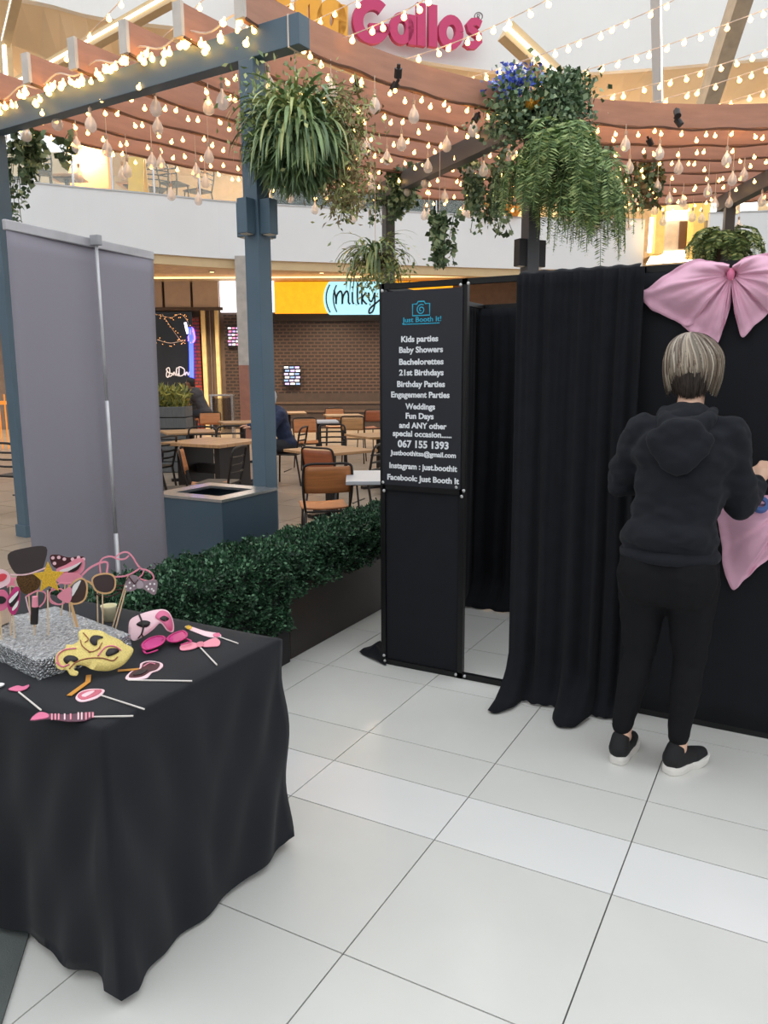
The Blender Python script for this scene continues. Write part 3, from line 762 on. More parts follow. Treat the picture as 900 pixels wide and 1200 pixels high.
# lips plain behind
p = Prop('lips_prop', 'plain pink pointed lips prop between star and sunglasses', (82, 724), -.05)
p.poly('lips', [(66, 680), (74, 673), (86, 671), (97, 676), (86, 681), (78, 685)], M_p1, 0).stick((80, 682))
# glasses with stripes
p = Prop('glasses_prop', 'pink and white striped round glasses prop right of the star', (88, 735), 0)
p.line('rim', [(62, 705), (58, 699), (60, 692), (72, 690), (77, 697), (76, 704), (70, 708)], M_p1, .004, 1, True)
p.line('rim', [(80, 705), (90, 707), (99, 702), (102, 690), (100, 680), (93, 678), (84, 684), (77, 694)], M_tan2, .005, 1, True)
p.poly('lens', [(80, 705), (90, 706), (99, 700), (101, 688), (97, 679), (88, 684), (78, 694)], mat('lens_brown', (74, 56, 52), .3), 0)
p.poly('stripe', [(67, 697), (80, 688), (84, 690), (84, 700), (80, 706), (72, 703)], M_p1, 2, 3).poly('stripe', [(85, 687), (90, 682), (95, 680), (86, 697), (83, 697)], M_wh, 2, 2)
p.line('bridge', [(60, 690), (70, 683), (84, 683)], M_p1, .004, 2).stick((83, 706))
# square glasses outline
p = Prop('glasses_prop', 'thin pink outlined glasses prop in front of the hat', (40, 735), .05)
p.line('rim', [(30, 699), (44, 692), (53, 695), (52, 704), (46, 711)], M_p1, .004, 1).line('rim', [(30, 699), (33, 712), (36, 720)], M_p3, .004, 1).line('rim', [(58, 695), (59, 705), (68, 708), (76, 706)], M_p1, .004, 1).stick((44, 694))
# small moustache-style black tube on stick
p = Prop('cigar_prop', 'short black tube prop with a pink tip standing in the foil block', (40, 745), .05)
a = p.pt(40, 731); b = p.pt(41, 711); c = p.pt(41, 699)
MB().cyl(a, b, .011, n=14).build('tube', M_bk, p.e, smooth=False); MB().cyl(b, c, .009, .008, n=14).build('tip', M_p1, p.e); p.stick((40, 731))
# aviator sunglasses
p = Prop('sunglasses_prop', 'gold rimmed round dark sunglasses prop at the back of the block', (120, 730), -.05)
p.line('rim', [(108, 680), (113, 674), (126, 672), (134, 676), (135, 686), (131, 693), (122, 695), (112, 691)], M_tan2, .005, 1, True).poly('lens', [(109, 680), (113, 675), (126, 673), (133, 677), (134, 686), (130, 692), (122, 694), (113, 690)], mat('lens_dark', (72, 58, 60), .3), 0)
p.line('bridge', [(100, 680), (105, 682), (108, 685)], M_tan2, .005, 1).line('arm', [(96, 674), (106, 665), (119, 659), (126, 660), (125, 671)], M_p1, .006, 0).stick((120, 694))
p = Prop('lace_prop', 'maroon lace choker prop between the sunglasses and bow tie', (114, 727), -.08)
for q in ([(112, 695), (118, 698), (126, 699), (134, 697), (142, 693)], [(130, 687), (138, 686), (147, 686)], [(132, 691), (140, 691), (152, 692)], [(118, 684), (122, 680), (126, 682), (128, 686)]): p.line('lace', q, M_brn, .004, 1)
p.stick((114, 694))
# fedora outline
p = Prop('hat_prop', 'pink outlined fedora hat prop beside the bow tie', (132, 728), -.1)
p.line('outline', [(118, 672), (117, 660), (121, 654), (130, 652), (138, 655), (146, 655), (151, 651)], M_p1, .0048, 0).line('outline', [(135, 653), (142, 648), (149, 647), (155, 652), (160, 660), (165, 666), (172, 668), (178, 672), (180, 678), (174, 681), (164, 678)], M_p1, .0048, 0)
p.line('band', [(134, 676), (146, 675), (156, 671), (165, 665)], M_p1, .0048, 0).line('band', [(161, 678), (166, 674), (169, 668)], M_p1, .004, 0).line('outline', [(118, 672), (124, 676), (134, 677)], M_p1, .004, 0).stick((150, 675), bot=(132, 735))
# bow tie
p = Prop('bow_tie_prop', 'grey polka dot bow tie prop on a leaning stick', (134, 733), -.12)
M_gr = mat('prop_grey', (150, 132, 140), .55)
p.poly('loop', [(147, 682), (152, 675), (158, 674), (164, 679), (160, 690), (150, 693), (147, 689)], M_gr, 0, 3).poly('loop', [(166, 682), (176, 680), (184, 680), (184, 690), (181, 697), (173, 693), (166, 688)], M_gr, 0, 3).poly('knot', [(160, 680), (167, 681), (168, 688), (161, 689)], mat('prop_light_grey', (176, 160, 168), .5), 1, 2)
p.dots([(148, 687), (152, 682.5), (153, 689), (157, 686), (176, 684), (181, 684), (178, 690), (180, 692), (172, 687), (174, 690)], .0034, M_wh, 1)
p.line('outline', [(148, 680), (151, 675), (158, 684), (162, 679)], M_brn, .003, 2, False, 2, False).stick((148, 689))
# extra bare sticks: tails of the props behind
p = Prop('mask_prop', 'tan stick of a hidden prop planted near the gold mask', (92, 745), .1)
MB().bar(p.pt(91, 735), p.pt(83, 706), .008, .003).build('handle', M_tan2, p.e)

# --- props lying on the table
class Flat:
    def __init__(s, name, label, z=.0, cat='photo prop', group='photo props lying on the tablecloth', at=(100, 800)):
        b = gz(at[0], at[1], ZT_); s.z = ZT_+z; s.e = empty(name, Vector((b.x, b.y, ZT_)), 0, label, cat, group)
    def uv(s, x, y): p = gz(x, y, s.z); return (p.x, p.y)
    def fr(s, lay): return (Vector((0, 0, s.z+.0022*lay)), Vector((1, 0, 0)), Vector((0, 1, 0)), Vector((0, 0, 1)))
    def poly(s, name, pts, m_, lay=0, n=5, smooth=True, th=.002):
        q = [s.uv(*p) for p in pts]
        if smooth: q = [tuple(p) for p in spline(q, n, True)]
        MB().prism(q, th, s.fr(lay)).build(name, m_, s.e); return s
    def line(s, name, pts, m_, w=.004, lay=0, closed=False, n=5, smooth=True):
        q = [s.uv(*p) for p in pts]
        if smooth: q = [tuple(p) for p in spline(q, n, closed)]
        MB().ribbon(q, w, .002, s.fr(lay), closed).build(name, m_, s.e); return s
    def stick(s, a, b, m_=None):
        A = gz(a[0], a[1], s.z+.002); B = gz(b[0], b[1], s.z+.002); MB().cyl(A, B, .0024, n=6).build('stick', m_ or M_wstick, s.e); return s
f = Flat('lips_prop', 'small rose lips prop lying at the left front of the table', at=(22, 808)); f.poly('lips', [(10, 809), (20, 805), (27, 806), (34, 804), (32, 808), (24, 811), (17, 811)], M_p2, 1).stick((22, 811), (48, 832))
f = Flat('lips_prop', 'white edged pink lips prop lying beside the gold mask', at=(105, 815)); f.poly('card', [(89, 817), (95, 811), (107, 808), (122, 809), (119, 815), (110, 820), (97, 823), (90, 821)], M_p3, 0).poly('lips', [(91, 817), (97, 812), (108, 810), (119, 810), (116, 814), (108, 818), (97, 821)], mat('lip_pink', (206, 104, 124), .5), 1).poly('gap', [(96, 817), (104, 813), (111, 812), (106, 816), (99, 819)], M_p3, 2).stick((119, 815), (169, 831))
f = Flat('tie_prop', 'pink striped necktie prop lying at the table front', at=(75, 840)); f.poly('tie', [(35, 845), (42, 837), (48, 835), (57, 837), (80, 838), (105, 835), (110, 835), (110, 840), (100, 845), (80, 846), (58, 843), (48, 844)], mat('tie_plum', (96, 58, 76), .5), 0, 2)
f.poly('knot', [(36, 845), (43, 838), (49, 836), (56, 838), (57, 842), (47, 844)], M_p2, 1, 2)
for x in (60, 64, 68, 75, 82, 91, 95, 100, 104, 108): f.poly('stripe', [(x, 836.5 if x > 88 else 838), (x+1.8, 836.5 if x > 88 else 838), (x+1.8, 844.5 if x < 102 else 842), (x, 844.8 if x < 102 else 842.5)], M_p3 if x % 2 else M_p1, 1, smooth=False)
f.stick((110, 840), (156, 839))
f = Flat('lips_prop', 'maroon glitter lips prop with pale outline lying right of the gold mask', at=(170, 788)); f.poly('card', [(147, 796), (153, 788), (163, 784), (165, 778), (175, 775), (188, 777), (191, 781), (186, 786), (178, 789), (172, 795), (160, 797)], M_p3, 0).poly('lips', [(151, 794), (156, 788), (165, 785), (168, 779), (176, 777), (187, 779), (184, 785), (176, 788), (168, 793), (158, 795)], M_brn, 1).poly('gap', [(156, 793), (164, 788), (173, 787), (166, 792)], M_bk, 2).line('glint', [(168, 783), (175, 779), (182, 780)], M_p1, .003, 2).stick((150, 797), (225, 798))
f = Flat('bow_tie_prop', 'plain pink bow tie prop on a stick at the right of the table', at=(235, 757)); f.poly('loop', [(211, 759), (218, 754), (226, 754), (234, 757), (228, 761), (219, 763), (212, 763)], M_p1, 1, 4).poly('loop', [(236, 756), (245, 751), (253, 749), (258, 753), (256, 758), (247, 759), (238, 759)], M_p1, 1, 4).poly('knot', [(231, 755), (238, 754), (238, 759), (232, 760)], mat('prop_salmon', (222, 130, 150), .5), 2, 2).stick((235, 759), (254, 779))
f = Flat('pencil_prop', 'long pale pink flute prop lying near the back corner of the table', at=(240, 741)); f.poly('body', [(217, 736), (221, 734), (240, 740), (257, 743), (258, 747), (245, 747), (228, 741)], M_p3, 0, 3).poly('end', [(250, 744), (257, 743), (258, 747), (251, 747)], M_p2, 1, 2).poly('cap', [(217, 736), (221, 734), (225, 736), (222, 739)], M_gold, 1, 2).stick((256, 746), (279, 754))
# pink party glasses
f = Flat('party_glasses', 'translucent magenta party glasses lying behind the pink bow tie', z=.012, at=(195, 755)); M_trp = mat('magenta_plastic', (216, 70, 146), .2, alpha=.85)
for pts in ([(167, 757), (175, 750), (186, 747), (193, 749), (190, 756), (180, 761), (170, 763)], [(197, 749), (204, 744), (214, 741), (219, 745), (216, 750), (206, 754), (198, 753)]):
    f.poly('lens', pts, M_trp, 1, 4).line('rim', pts, M_mag, .006, 2, True)
f.line('bridge', [(190, 752), (194, 750), (198, 751)], M_mag, .007, 1).line('arm', [(216, 748), (224, 752), (212, 756)], M_mag, .006, 0).line('arm', [(168, 762), (172, 766), (185, 762)], M_mag, .006, 0)
# dog mask and gold mask: domed faces propped on the table
def mask(name, label, outline, holes, m_, at, dome, lift, extra=()):
    """a shallow domed mask resting tilted on the cloth and the block; outline in pixels on a leaning plane"""
    P = gz(at[0], at[1], ZT_); n = TOCAM(P); nn = (n*cos(lift)+Vector((0, 0, 1))*sin(lift)).normalized(); u = Vector((-n.y, n.x, 0)); v = nn.cross(u)
    e = empty(name, P, 0, label, 'mask')
    def uv(x, y):
        d = ray(x, y); q = CAM+d*((P-CAM).dot(nn)/d.dot(nn))-P; return Vector((q.dot(u), q.dot(v)))
    out = spline([uv(*p) for p in outline], 6, True); c = sum(out, Vector((0, 0)))/len(out)
    ex = max(abs(q.x-c.x) for q in out); ey = max(abs(q.y-c.y) for q in out)
    def rad(p): return min(1.3, sqrt(((p.x-c.x)/ex)**2+.35*((p.y-c.y)/ey)**2))
    def hgt(p, t): return dome*(1-t*t)+.012
    def to3(p, h): return P+u*p.x+v*p.y+nn*h
    bm = bmesh.new(); bm.faces.new([bm.verts.new((q.x, q.y, 0)) for q in out])
    bmesh.ops.triangulate(bm, faces=bm.faces[:]); bmesh.ops.subdivide_edges(bm, edges=bm.edges[:], cuts=3, use_grid_fill=True)
    inv = chain(e).inverted()
    for vt in bm.verts:
        p_ = Vector((vt.co.x, vt.co.y)); vt.co = inv @ to3(p_, hgt(p_, rad(p_)))
    me = bpy.data.meshes.new('face'); bm.to_mesh(me); bm.free(); me.materials.append(m_)
    me.polygons.foreach_set('use_smooth', [True]*len(me.polygons))
    fo_ = inst(me, 'face', e); md = fo_.modifiers.new('solid', 'SOLIDIFY'); md.thickness = .003; md.offset = 0
    for (nm, pts, hm, ww, closed) in holes:
        q = [uv(*p_) for p_ in pts]; q = spline(q, 5, closed)
        if ww:
            m2 = MB(); L_ = []
            for p_ in q: L_.append(to3(p_, hgt(p_, rad(p_))+.003))
            m2.tube(L_, ww, 6, closed)
            m2.build(nm, hm, e, smooth=True)
        else:
            m2 = MB(); cc_ = sum(q, Vector((0, 0)))/len(q)
            V_ = [to3(cc_, hgt(cc_, rad(cc_))+.0035)]+[to3(p_, hgt(p_, rad(p_))+.0035) for p_ in q]
            m2.add(V_, [(0, 1+i, 1+(i+1) % len(q)) for i in range(len(q))]); m2.build(nm, hm, e, smooth=True, solid=.001)
    return e
M_goldm = mat('gold_glitter_mask', (226, 204, 122), .45, metal=.15, var=.16, scale=260, bump=.3, bscale=400); M_mrim = mat('mask_copper_line', (150, 84, 62), .5)
em = mask('venetian_mask', 'gold glitter venetian mask with curling edges and orange ribbons on the table', [(65.4, 777), (69, 769.7), (77, 766), (79, 761.5), (86, 762), (93, 757), (92.5, 748), (97, 743.5), (108, 744), (119, 745), (128.4, 750), (141, 754.5), (146, 758), (156, 763), (151, 775), (142.4, 784.4), (130, 790.6), (117.5, 792), (108, 790.6), (100, 787), (91, 786), (87.5, 790.6), (92.5, 793.5), (90, 797.5), (83, 796.5), (79, 791), (72, 790), (67, 786)],
  [('eye_hole', [(124, 772), (128, 766.5), (137, 765.5), (139.5, 769), (132, 774), (126, 775.5)], M_bk, 0, True), ('eye_hole', [(75, 779), (80, 775), (88, 776), (92.5, 780), (88, 783), (83, 781), (79, 784.5)], M_bk, 0, True), ('curl', [(105.5, 757), (110, 751.5), (119, 752), (121, 754), (115, 756.5), (114, 763), (109, 763)], M_bk, 0, True),
   ('line', [(95, 757), (97, 764), (106, 771), (115, 768), (120, 760)], M_mrim, .0015, False), ('line', [(82, 790), (90, 783), (103, 779), (120, 778), (132, 780), (138, 775)], M_mrim, .0018, False), ('line', [(115, 776), (124, 765), (134, 763), (142, 767)], M_p2, .002, False), ('line', [(70, 785), (68, 775), (76, 768), (90, 767)], M_p2, .002, False), ('line', [(67, 782), (74, 787), (82, 785)], M_p2, .002, False), ('line', [(98, 748), (104, 756), (100, 760)], M_mrim, .0015, False), ('line', [(104, 772), (112, 770), (118, 766)], M_mrim, .0014, False)], M_goldm, (105, 792), .03, .75)
def rib(pts, w_, m_, e):
    q = [gz(x, y, ZT_+.003) for x, y in pts]; mbr = MB(); mbr.ribbon([(p.x, p.y) for p in q], w_, .0015, (Vector((0, 0, ZT_+.002)), Vector((1, 0, 0)), Vector((0, 1, 0)), Vector((0, 0, 1)))); mbr.build('ribbon', m_, e)
M_orr = mat('orange_ribbon', (204, 140, 50), .45)
rib([(104, 791), (103, 799), (92, 807), (81, 815)], .014, M_orr, em); rib([(138, 786), (150, 785), (163, 784)], .014, M_orr, em)
mask('dog_mask', 'pink and white half face mask with dark snout lying at the back', [(151, 738), (153, 728), (162, 723), (175, 719), (190, 716), (198, 719), (203, 730), (203, 741), (196, 741), (188, 733), (180, 740), (170, 747), (158, 752), (152, 747)],
  [('nose', [(160, 734), (168, 730), (176, 732), (174, 737), (167, 738)], M_bk, 0, True), ('snout_line', [(163, 722), (166, 730), (168, 738), (166, 746)], M_bk, .0028, False), ('eye', [(187, 728), (192, 724), (198, 727), (193, 731)], M_bk, 0, True), ('cheek', [(188, 718), (197, 720), (202, 730), (202, 740), (197, 740), (190, 732), (182, 726)], M_p2, 0, True), ('mouth', [(162, 750), (166, 746), (168, 749)], M_brn, .002, False)], M_p3, (172, 752), .02, .55)
# cup and box behind the block
cpb = gz(119, 738, ZT_); ct = MB().lathe([(.018, 0), (.026, .05), (.0275, .056), (.026, .056), (.024, .05), (.016, .004)], Vector((0, 0, 0)), 20)
o = ct.build('paper_cup', mat('cream_cup', (232, 224, 186), .5), None, smooth=True); o.location = (cpb.x-.05, cpb.y+.08, ZT_)
tag(o, 'small cream paper cup behind the foil block', 'cup')
q = gz(-4, 742, ZT_); o = MB().box((0, 0, .032), (.2, .12, .064)).build('cardboard_box', mat('beige_card', (222, 196, 172), .7), None, bevel=.003)
qq = O4+uy*(Lv*.86)-ux*.0; o.location = (qq.x-.05, qq.y+.02, ZBK+.003); o.rotation_euler = (0, 0, .35); tag(o, 'open beige cardboard box at the left edge of the foil block', 'box')
q = gz(0, 805, ZT_); o = MB().lathe([(.008, 0), (.012, .004), (.012, .006), (.008, .008)], (0, 0, 0), 14).build('white_button', M_wh, None); o.location = (q.x, q.y, ZT_+.001); tag(o, 'tiny white ring lying at the left edge of the cloth', 'ring')

# ================================================================== round timber pergola
PC = Vector((1.45, 4.4, 0)); BZ0, BH = 3.755, .195
posts = [(-6.75, 4.95), (-3.63, 4.755), (-4.80, 8.98), (-2.37, 7.23), (-1.10, 11.75), (.30, 9.05)]
pg = empty('pergola', (PC.x, PC.y, 0), 0, 'curved open pergola of timber slats on blue grey posts above the seating', 'pergola')
def post(x, y, w_, m_, ang):
    MB().box((x, y, BZ0/2), (w_, w_, BZ0), ang).build('post', m_, pg, bevel=.004)
    MB().box((x, y, .06), (w_+.03, w_+.03, .12), ang).build('post_foot', m_, pg)
angs = [atan2(y-PC.y, x-PC.x) for x, y in posts]
post(*posts[0], .14, M_post, angs[0]); post(*posts[1], .135, M_post, angs[1])
for i in (2, 3, 4, 5): post(*posts[i], .125, M_dpost, angs[i])
def beam(i, o_, m_, ein, eout):
    a = Vector((*posts[i], BZ0+BH/2)); b = Vector((*posts[o_], BZ0+BH/2)); d = (b-a).normalized()
    MB().bar(a-d*ein, b+d*eout, .12, BH).build('beam', m_, pg, bevel=.004)
beam(1, 0, M_post, .47, .25); beam(3, 2, M_dpost, .42, .25); beam(5, 4, M_dpost, .4, .3)
radii = [5.03, 5.6, 6.16, 6.74, 7.32, 7.9, 8.46]; SH = .22; ZS = BZ0+BH+.012
A0, A1 = radians(178), radians(84)
def slat(R, th=.07, nseg=44):
    mb = MB(); k = nseg
    vs = []
    for i in range(k+1):
        t = A0+(A1-A0)*i/k
        for r, z in ((R-th/2, ZS), (R+th/2, ZS), (R+th/2, ZS+SH), (R-th/2, ZS+SH)):
            vs.append(PC+Vector((r*cos(t), r*sin(t), z)))
    fs = [(4*i+j, 4*i+(j+1) % 4, 4*i+4+(j+1) % 4, 4*i+4+j) for i in range(k) for j in range(4)]
    mb.add(vs, fs); o = mb.build('slat', M_wood, pg)
    e_ = PC+Vector((R*cos(A0), R*sin(A0), ZS+SH/2))
    MB().box(e_, (th+.012, .03, SH+.01), A0).build('end_cap', M_woodend, o)
for R in radii: slat(R)
# small black spotlight heads clipped under the slats
sp = MB(); sp.cyl((0, 0, 0), (0, 0, -.1), .045, n=12); sp.box((0, 0, .02), (.03, .03, .05)); spm = sp.mesh('spotlight', mat('spot_black', (40, 36, 40), .5))
for i, (x, y, z) in enumerate(((467, 80, 4.0), (465, 97, 3.95), (560, 135, 3.9), (793, 130, 3.98), (793, 140, 3.92), (760, 163, 3.95), (418, 97, 3.95))):
    p = gz(x, y, z); o = inst(spm, 'spotlight', None, p, (.5, .4, i), (.7, .7, .7))
    tag(o, ('upper black spot lamp on the slat below the pink sign', 'lower black spot lamp on the slat below the pink sign', 'black spot lamp near the dark beam end', 'upper black spot lamp right of the big fern', 'lower black spot lamp right of the big fern', 'black spot lamp on the middle slat right of the fern', 'black spot lamp right of the hanging palm basket')[i], 'spot lamp', 'spot lamps on the pergola')
# box lamps on posts
def box_lamp(i, z, label, m_, s=.09):
    x, y = posts[i]; e = empty('post_lamp', (x, y, z), angs[i], label, 'lamp')
    for sgn in (-1, 1):
        for ax in ((0, 1), (1, 0)) if i == 1 else ((0, 1),):
            if i == 1 and ax == (1, 0) and sgn == 1: pass
            dx, dy = ax[0]*sgn*((.07+s/2)), ax[1]*sgn*((.07+s/2))
            if i != 1: dx, dy = dx*.9, dy*.9
            MB().box((dx, dy, 0), (s, s, .24)).build('lamp_box', m_, e, world=False, bevel=.003)
            MB().box((dx, dy, -.122), (s*.7, s*.7, .006)).build('lens', mat('lamp_lens', (230, 220, 200), .4), e, world=False)
box_lamp(1, 2.70, 'blue grey box wall lamps on the near pergola post', M_post); box_lamp(3, 2.68, 'dark box wall lamps on the post behind the booth', mat('lamp_dark', (40, 38, 42), .5))

# ================================================================== fairy light strings
M_sock = mat('bulb_socket', (236, 214, 190), .6)
fb = MB(); fb.lathe([(.006, .0), (.008, -.018), (.021, -.034), (.024, -.05), (.014, -.064), (.002, -.068)], (0, 0, 0), 8); FB = fb.mesh('bulb', M_warm, True)
def fairy(label, P, n, rr=.0045, seed=0, group='straight fairy light strings over the court', jitter=.0, sc=1.0, wm_=None):
    e = empty('fairy_light_string', P[0], 0, label, 'string lights', group); r = random.Random(seed)
    MB().tube(P, rr, 5).build('wire', wm_ or M_wire, e)
    L = [0]
    for i in range(1, len(P)): L.append(L[-1]+(P[i]-P[i-1]).length)
    for k in range(n):
        s = L[-1]*(k+.5+r.uniform(-.25, .25))/n; i = max(j for j in range(len(L)-1) if L[j] <= s)
        p = P[i].lerp(P[i+1], (s-L[i])/(L[i+1]-L[i]))+Vector((r.uniform(-1, 1)*jitter, r.uniform(-1, 1)*jitter, -abs(r.gauss(0, 1))*jitter))
        inst(FB, 'bulb', e, p-P[0], (r.uniform(-.4, .4), r.uniform(-.4, .4), 0), (sc, sc, sc))
def sag(a, b, s, n=14): return [a.lerp(b, i/n)-Vector((0, 0, s*4*(i/n)*(1-i/n))) for i in range(n+1)]
strs = [((-12, 140), (148, -6)), ((72, 136), (246, -8)), ((20, 150), (356, -4)), ((60, 150), (428, -4)), ((360, 56), (520, -14)), ((446, 77), (648, -4)), ((508, 103), (790, 0)), ((588, 108), (925, 0)), ((655, 124), (930, 46)), ((683, 138), (930, 66)), ((752, 140), (930, 93)), ((818, 146), (930, 118))]
ordn = ['first', 'second', 'third', 'fourth', 'fifth', 'sixth', 'seventh', 'eighth', 'ninth', 'tenth', 'eleventh', 'twelfth']
for i, (a, b) in enumerate(strs):
    A_s = gz(a[0], a[1], 4.2); B_s = gd(b[0], b[1], A_s.dot(WH)*(.86 if i < 5 else .95))
    n = max(9, int(sqrt((a[0]-b[0])**2+(a[1]-b[1])**2)/19))
    fairy('straight fairy light string, %s from the left, rising toward the upper right' % ordn[i], sag(A_s, B_s, .05), n, seed=i, sc=.95)
names_r = ['innermost', 'second', 'third', 'fourth', 'fifth', 'sixth', 'outermost']
for k, R in enumerate(radii):
    P = [PC+Vector(((R-.05)*cos(t), (R-.05)*sin(t), ZS-.015-.012*sin(i*1.3))) for i, t in enumerate(np.linspace(A0, A1, 60))]
    fairy('warm fairy lights clipped along the %s pergola slat from the court centre' % names_r[k], P, 58+5*k, .012, 50+k, 'fairy lights along the pergola slats', .06, .8, M_wire2)
P = [Vector((*posts[0], BZ0+BH+.05)).lerp(Vector((*posts[1], BZ0+BH+.05)), t)+Vector((0, -.11, .03*sin(t*40))) for t in np.linspace(-.05, 1.02, 60)]
fairy('tangled bright fairy lights heaped along the left pergola beam', P, 60, .007, 90, 'fairy lights along the pergola slats', .05, 1.0)

# ================================================================== hanging glass drop bulbs
gl = MB(); gl.lathe([(.010, .0), (.012, -.03), (.034, -.062), (.05, -.102), (.045, -.136), (.024, -.157), (.003, -.162)], (0, 0, 0), 12); GL = gl.mesh('glass_bulb', M_glass, True)
cp = MB(); cp.lathe([(.006, .03), (.014, .026), (.014, -.006), (.010, -.01)], (0, 0, 0), 10); CP = cp.mesh('cap', mat('bulb_cap', (196, 170, 150), .5))
fm = MB(); fm.tube([(0, 0, -.01), (.008, 0, -.05), (0, .008, -.075), (-.008, 0, -.095), (0, 0, -.115)], .0022, 4); FM = fm.mesh('filament', mat('filament_glow', (255, 220, 180), .5, emit=(255, 190, 120), estr=2.5)); MATS['filament_glow'].cycles.emission_sampling = 'NONE'
CORD = {}; ORD = ordn+['thirteenth', 'fourteenth', 'fifteenth', 'sixteenth', 'seventeenth', 'eighteenth', 'nineteenth', 'twentieth', 'twenty-first', 'twenty-second', 'twenty-third', 'twenty-fourth', 'twenty-fifth', 'twenty-sixth', 'twenty-seventh', 'twenty-eighth']
r = random.Random(11)
for k, R in enumerate(radii):
    n = 15+2*k; nb_ = 0
    for i in range(n):
        t = A0+(A1-A0)*(i+.5+r.uniform(-.2, .2))/n; ln = r.choice((.06, .1, .16, .22))
        if ln not in CORD: CORD[ln] = MB().cyl((0, 0, 0), (0, 0, ln), .0035, n=5).mesh('cord', M_wire)
        Rk = R+r.uniform(-.08, .08); top = PC+Vector((Rk*cos(t), Rk*sin(t), ZS))
        p = Vector((top.x, top.y, ZS-ln-.03)); D = p.dot(WH)
        if abs(p.dot(RH))/D > .58: continue
        e = empty('hanging_bulb', p, 0, 'glass drop bulb, %s from left under the %s pergola slat' % (ORD[nb_], names_r[k]), 'light bulb', 'glass drop bulbs under the pergola'); nb_ += 1
        inst(GL, 'glass_bulb', e); inst(CP, 'cap', e); inst(FM, 'filament', e); inst(CORD[ln], 'cord', e, (0, 0, .03))

# ================================================================== plants
M_fern = [mat('fern_dark', (92, 120, 72), .5, var=.25), mat('fern_mid', (134, 162, 100), .5, var=.25), mat('fern_light', (176, 194, 128), .5, var=.2)]
M_ivy = [mat('ivy_dark', (74, 98, 70), .5, var=.3), mat('ivy_mid', (110, 138, 102), .45, var=.3), mat('ivy_light', (156, 176, 136), .45, var=.2)]
M_spid = [mat('strap_dark', (104, 130, 92), .4, var=.25), mat('strap_mid', (136, 160, 106), .4, var=.25), mat('strap_light', (182, 188, 122), .4, var=.2)]
M_pot = mat('basket_brown', (70, 54, 42), .8, bump=.4, bscale=60)
def strap_blades(c, n, L, seed, up=.9, w_=.022):
    r = random.Random(seed); mb = MB()
    for i in range(n):
        a = r.uniform(0, 2*pi); el = r.uniform(-.25, 1.25)*up; l = L*r.uniform(.65, 1.1); ww = w_*r.uniform(.6, 1.2)
        d = Vector((cos(a), sin(a), 0)); s = Vector((-d.y, d.x, 0)); pts = []; p = c.copy(); e_ = el
        for k in range(9):
            pts.append(p.copy()); p = p+(d*cos(e_)+Vector((0, 0, 1))*sin(e_))*(l/8); e_ -= (.16+.12*k/8)*(1+.5*r.random())
            e_ = max(e_, -1.45)
        vs = []
        for k, q in enumerate(pts):
            wk = ww*(.55+.9*sin(pi*min(k/8*.9+.1, 1)))*.6*(1 if k < 8 else .1)
            vs += [q+s*wk/2, q-s*wk/2]
        mb.add(vs, [(2*k, 2*k+1, 2*k+3, 2*k+2) for k in range(8)], r.choice((0, 0, 1, 1, 2)))
    return mb
def fern_fronds(c, n, L, seed, droop=1.0, spread=1.0):
    """returns leaflet points and directions along arching fronds plus the stems"""
    r = random.Random(seed); P = []; N_ = []; st = MB(); S_ = []
    for i in range(n):
        a = r.uniform(0, 2*pi); e_ = r.uniform(.1, 1.2); l = L*r.uniform(.6, 1.1); d = Vector((cos(a), sin(a), 0))*spread; p = c+Vector((r.uniform(-.08, .08), r.uniform(-.08, .08), r.uniform(-.06, .06))); pts = []; K = 16
        for k in range(K):
            pts.append(p.copy()); t = (d*cos(e_)+Vector((0, 0, 1))*sin(e_)).normalized(); s = Vector((-d.y, d.x, 0)).normalized(); nn = s.cross(t)
            wk = .085*sin(pi*min(1, k/K*.85+.12))*(L/.6)
            for sg in (-1, 1):
                for h in (.0, .5):
                    q = p+t*(l/K*h); P.append(tuple(q)); dv_ = (s*sg+t*.45+nn*.1); dv_.normalize(); N_.append(tuple(dv_)); S_.append(wk)
            p = p+t*(l/K); e_ = max(e_-.17*droop*(1+.4*r.random()), -1.5)
        st.tube(pts, .003, 4)
    return np.array(P), np.array(N_), np.array(S_), st
def basket(e, c, r_=.16):
    MB().lathe([(r_*.5, -.16), (r_*.85, -.1), (r_, .0), (r_*1.02, .02), (r_*.9, .02), (r_*.8, -.08)], c, 18).build('basket', M_pot, e, smooth=True)
def hang(e, a, b): MB().cyl(a, b, .004, n=5).build('cord', M_wire, e)
# palm-like basket hung on the end of the near beam
be = Vector((-3.61, 4.76, 0)); bd_ = (Vector((*posts[1], 0))-Vector((*posts[0], 0))).normalized()
hc = be+bd_*.36; hc.z = 3.22
e = empty('hanging_plant', hc, 0, 'bushy strap leaved plant in a basket hung from the near beam end', 'plant')
basket(e, hc, .17); hang(e, hc, Vector((hc.x, hc.y, BZ0)))
MB().box(Vector((hc.x, hc.y, BZ0+BH/2)), (.012, .135, BH+.012), angs[1]).build('tie', M_wire, e)
strap_blades(hc+Vector((0, 0, .05)), 230, .58, 3, 1.0, .034).build('leaves', M_spid, e)['kind'] = 'stuff'
strap_blades(hc+Vector((0, 0, .0)), 240, .52, 4, .25, .026).build('trailing_leaves', M_spid, e)['kind'] = 'stuff'
rng = np.random.default_rng(4); k = 2600; rad_ = rng.normal(0, 1, (k, 3)); rad_ /= np.linalg.norm(rad_, axis=1, keepdims=True)
Pn = np.array(hc)+rad_*np.array([.27, .24, .22])*rng.random((k, 1))**.4-np.array([0, 0, .07]); cloud('dense_leaves', Pn, rad_*.6+rng.normal(0, .35, (k, 3))-[0, 0, .75], .17, [M_spid[0], M_spid[0], M_spid[1]], e, .1, seed=3)
rng = np.random.default_rng(5); k = 1500
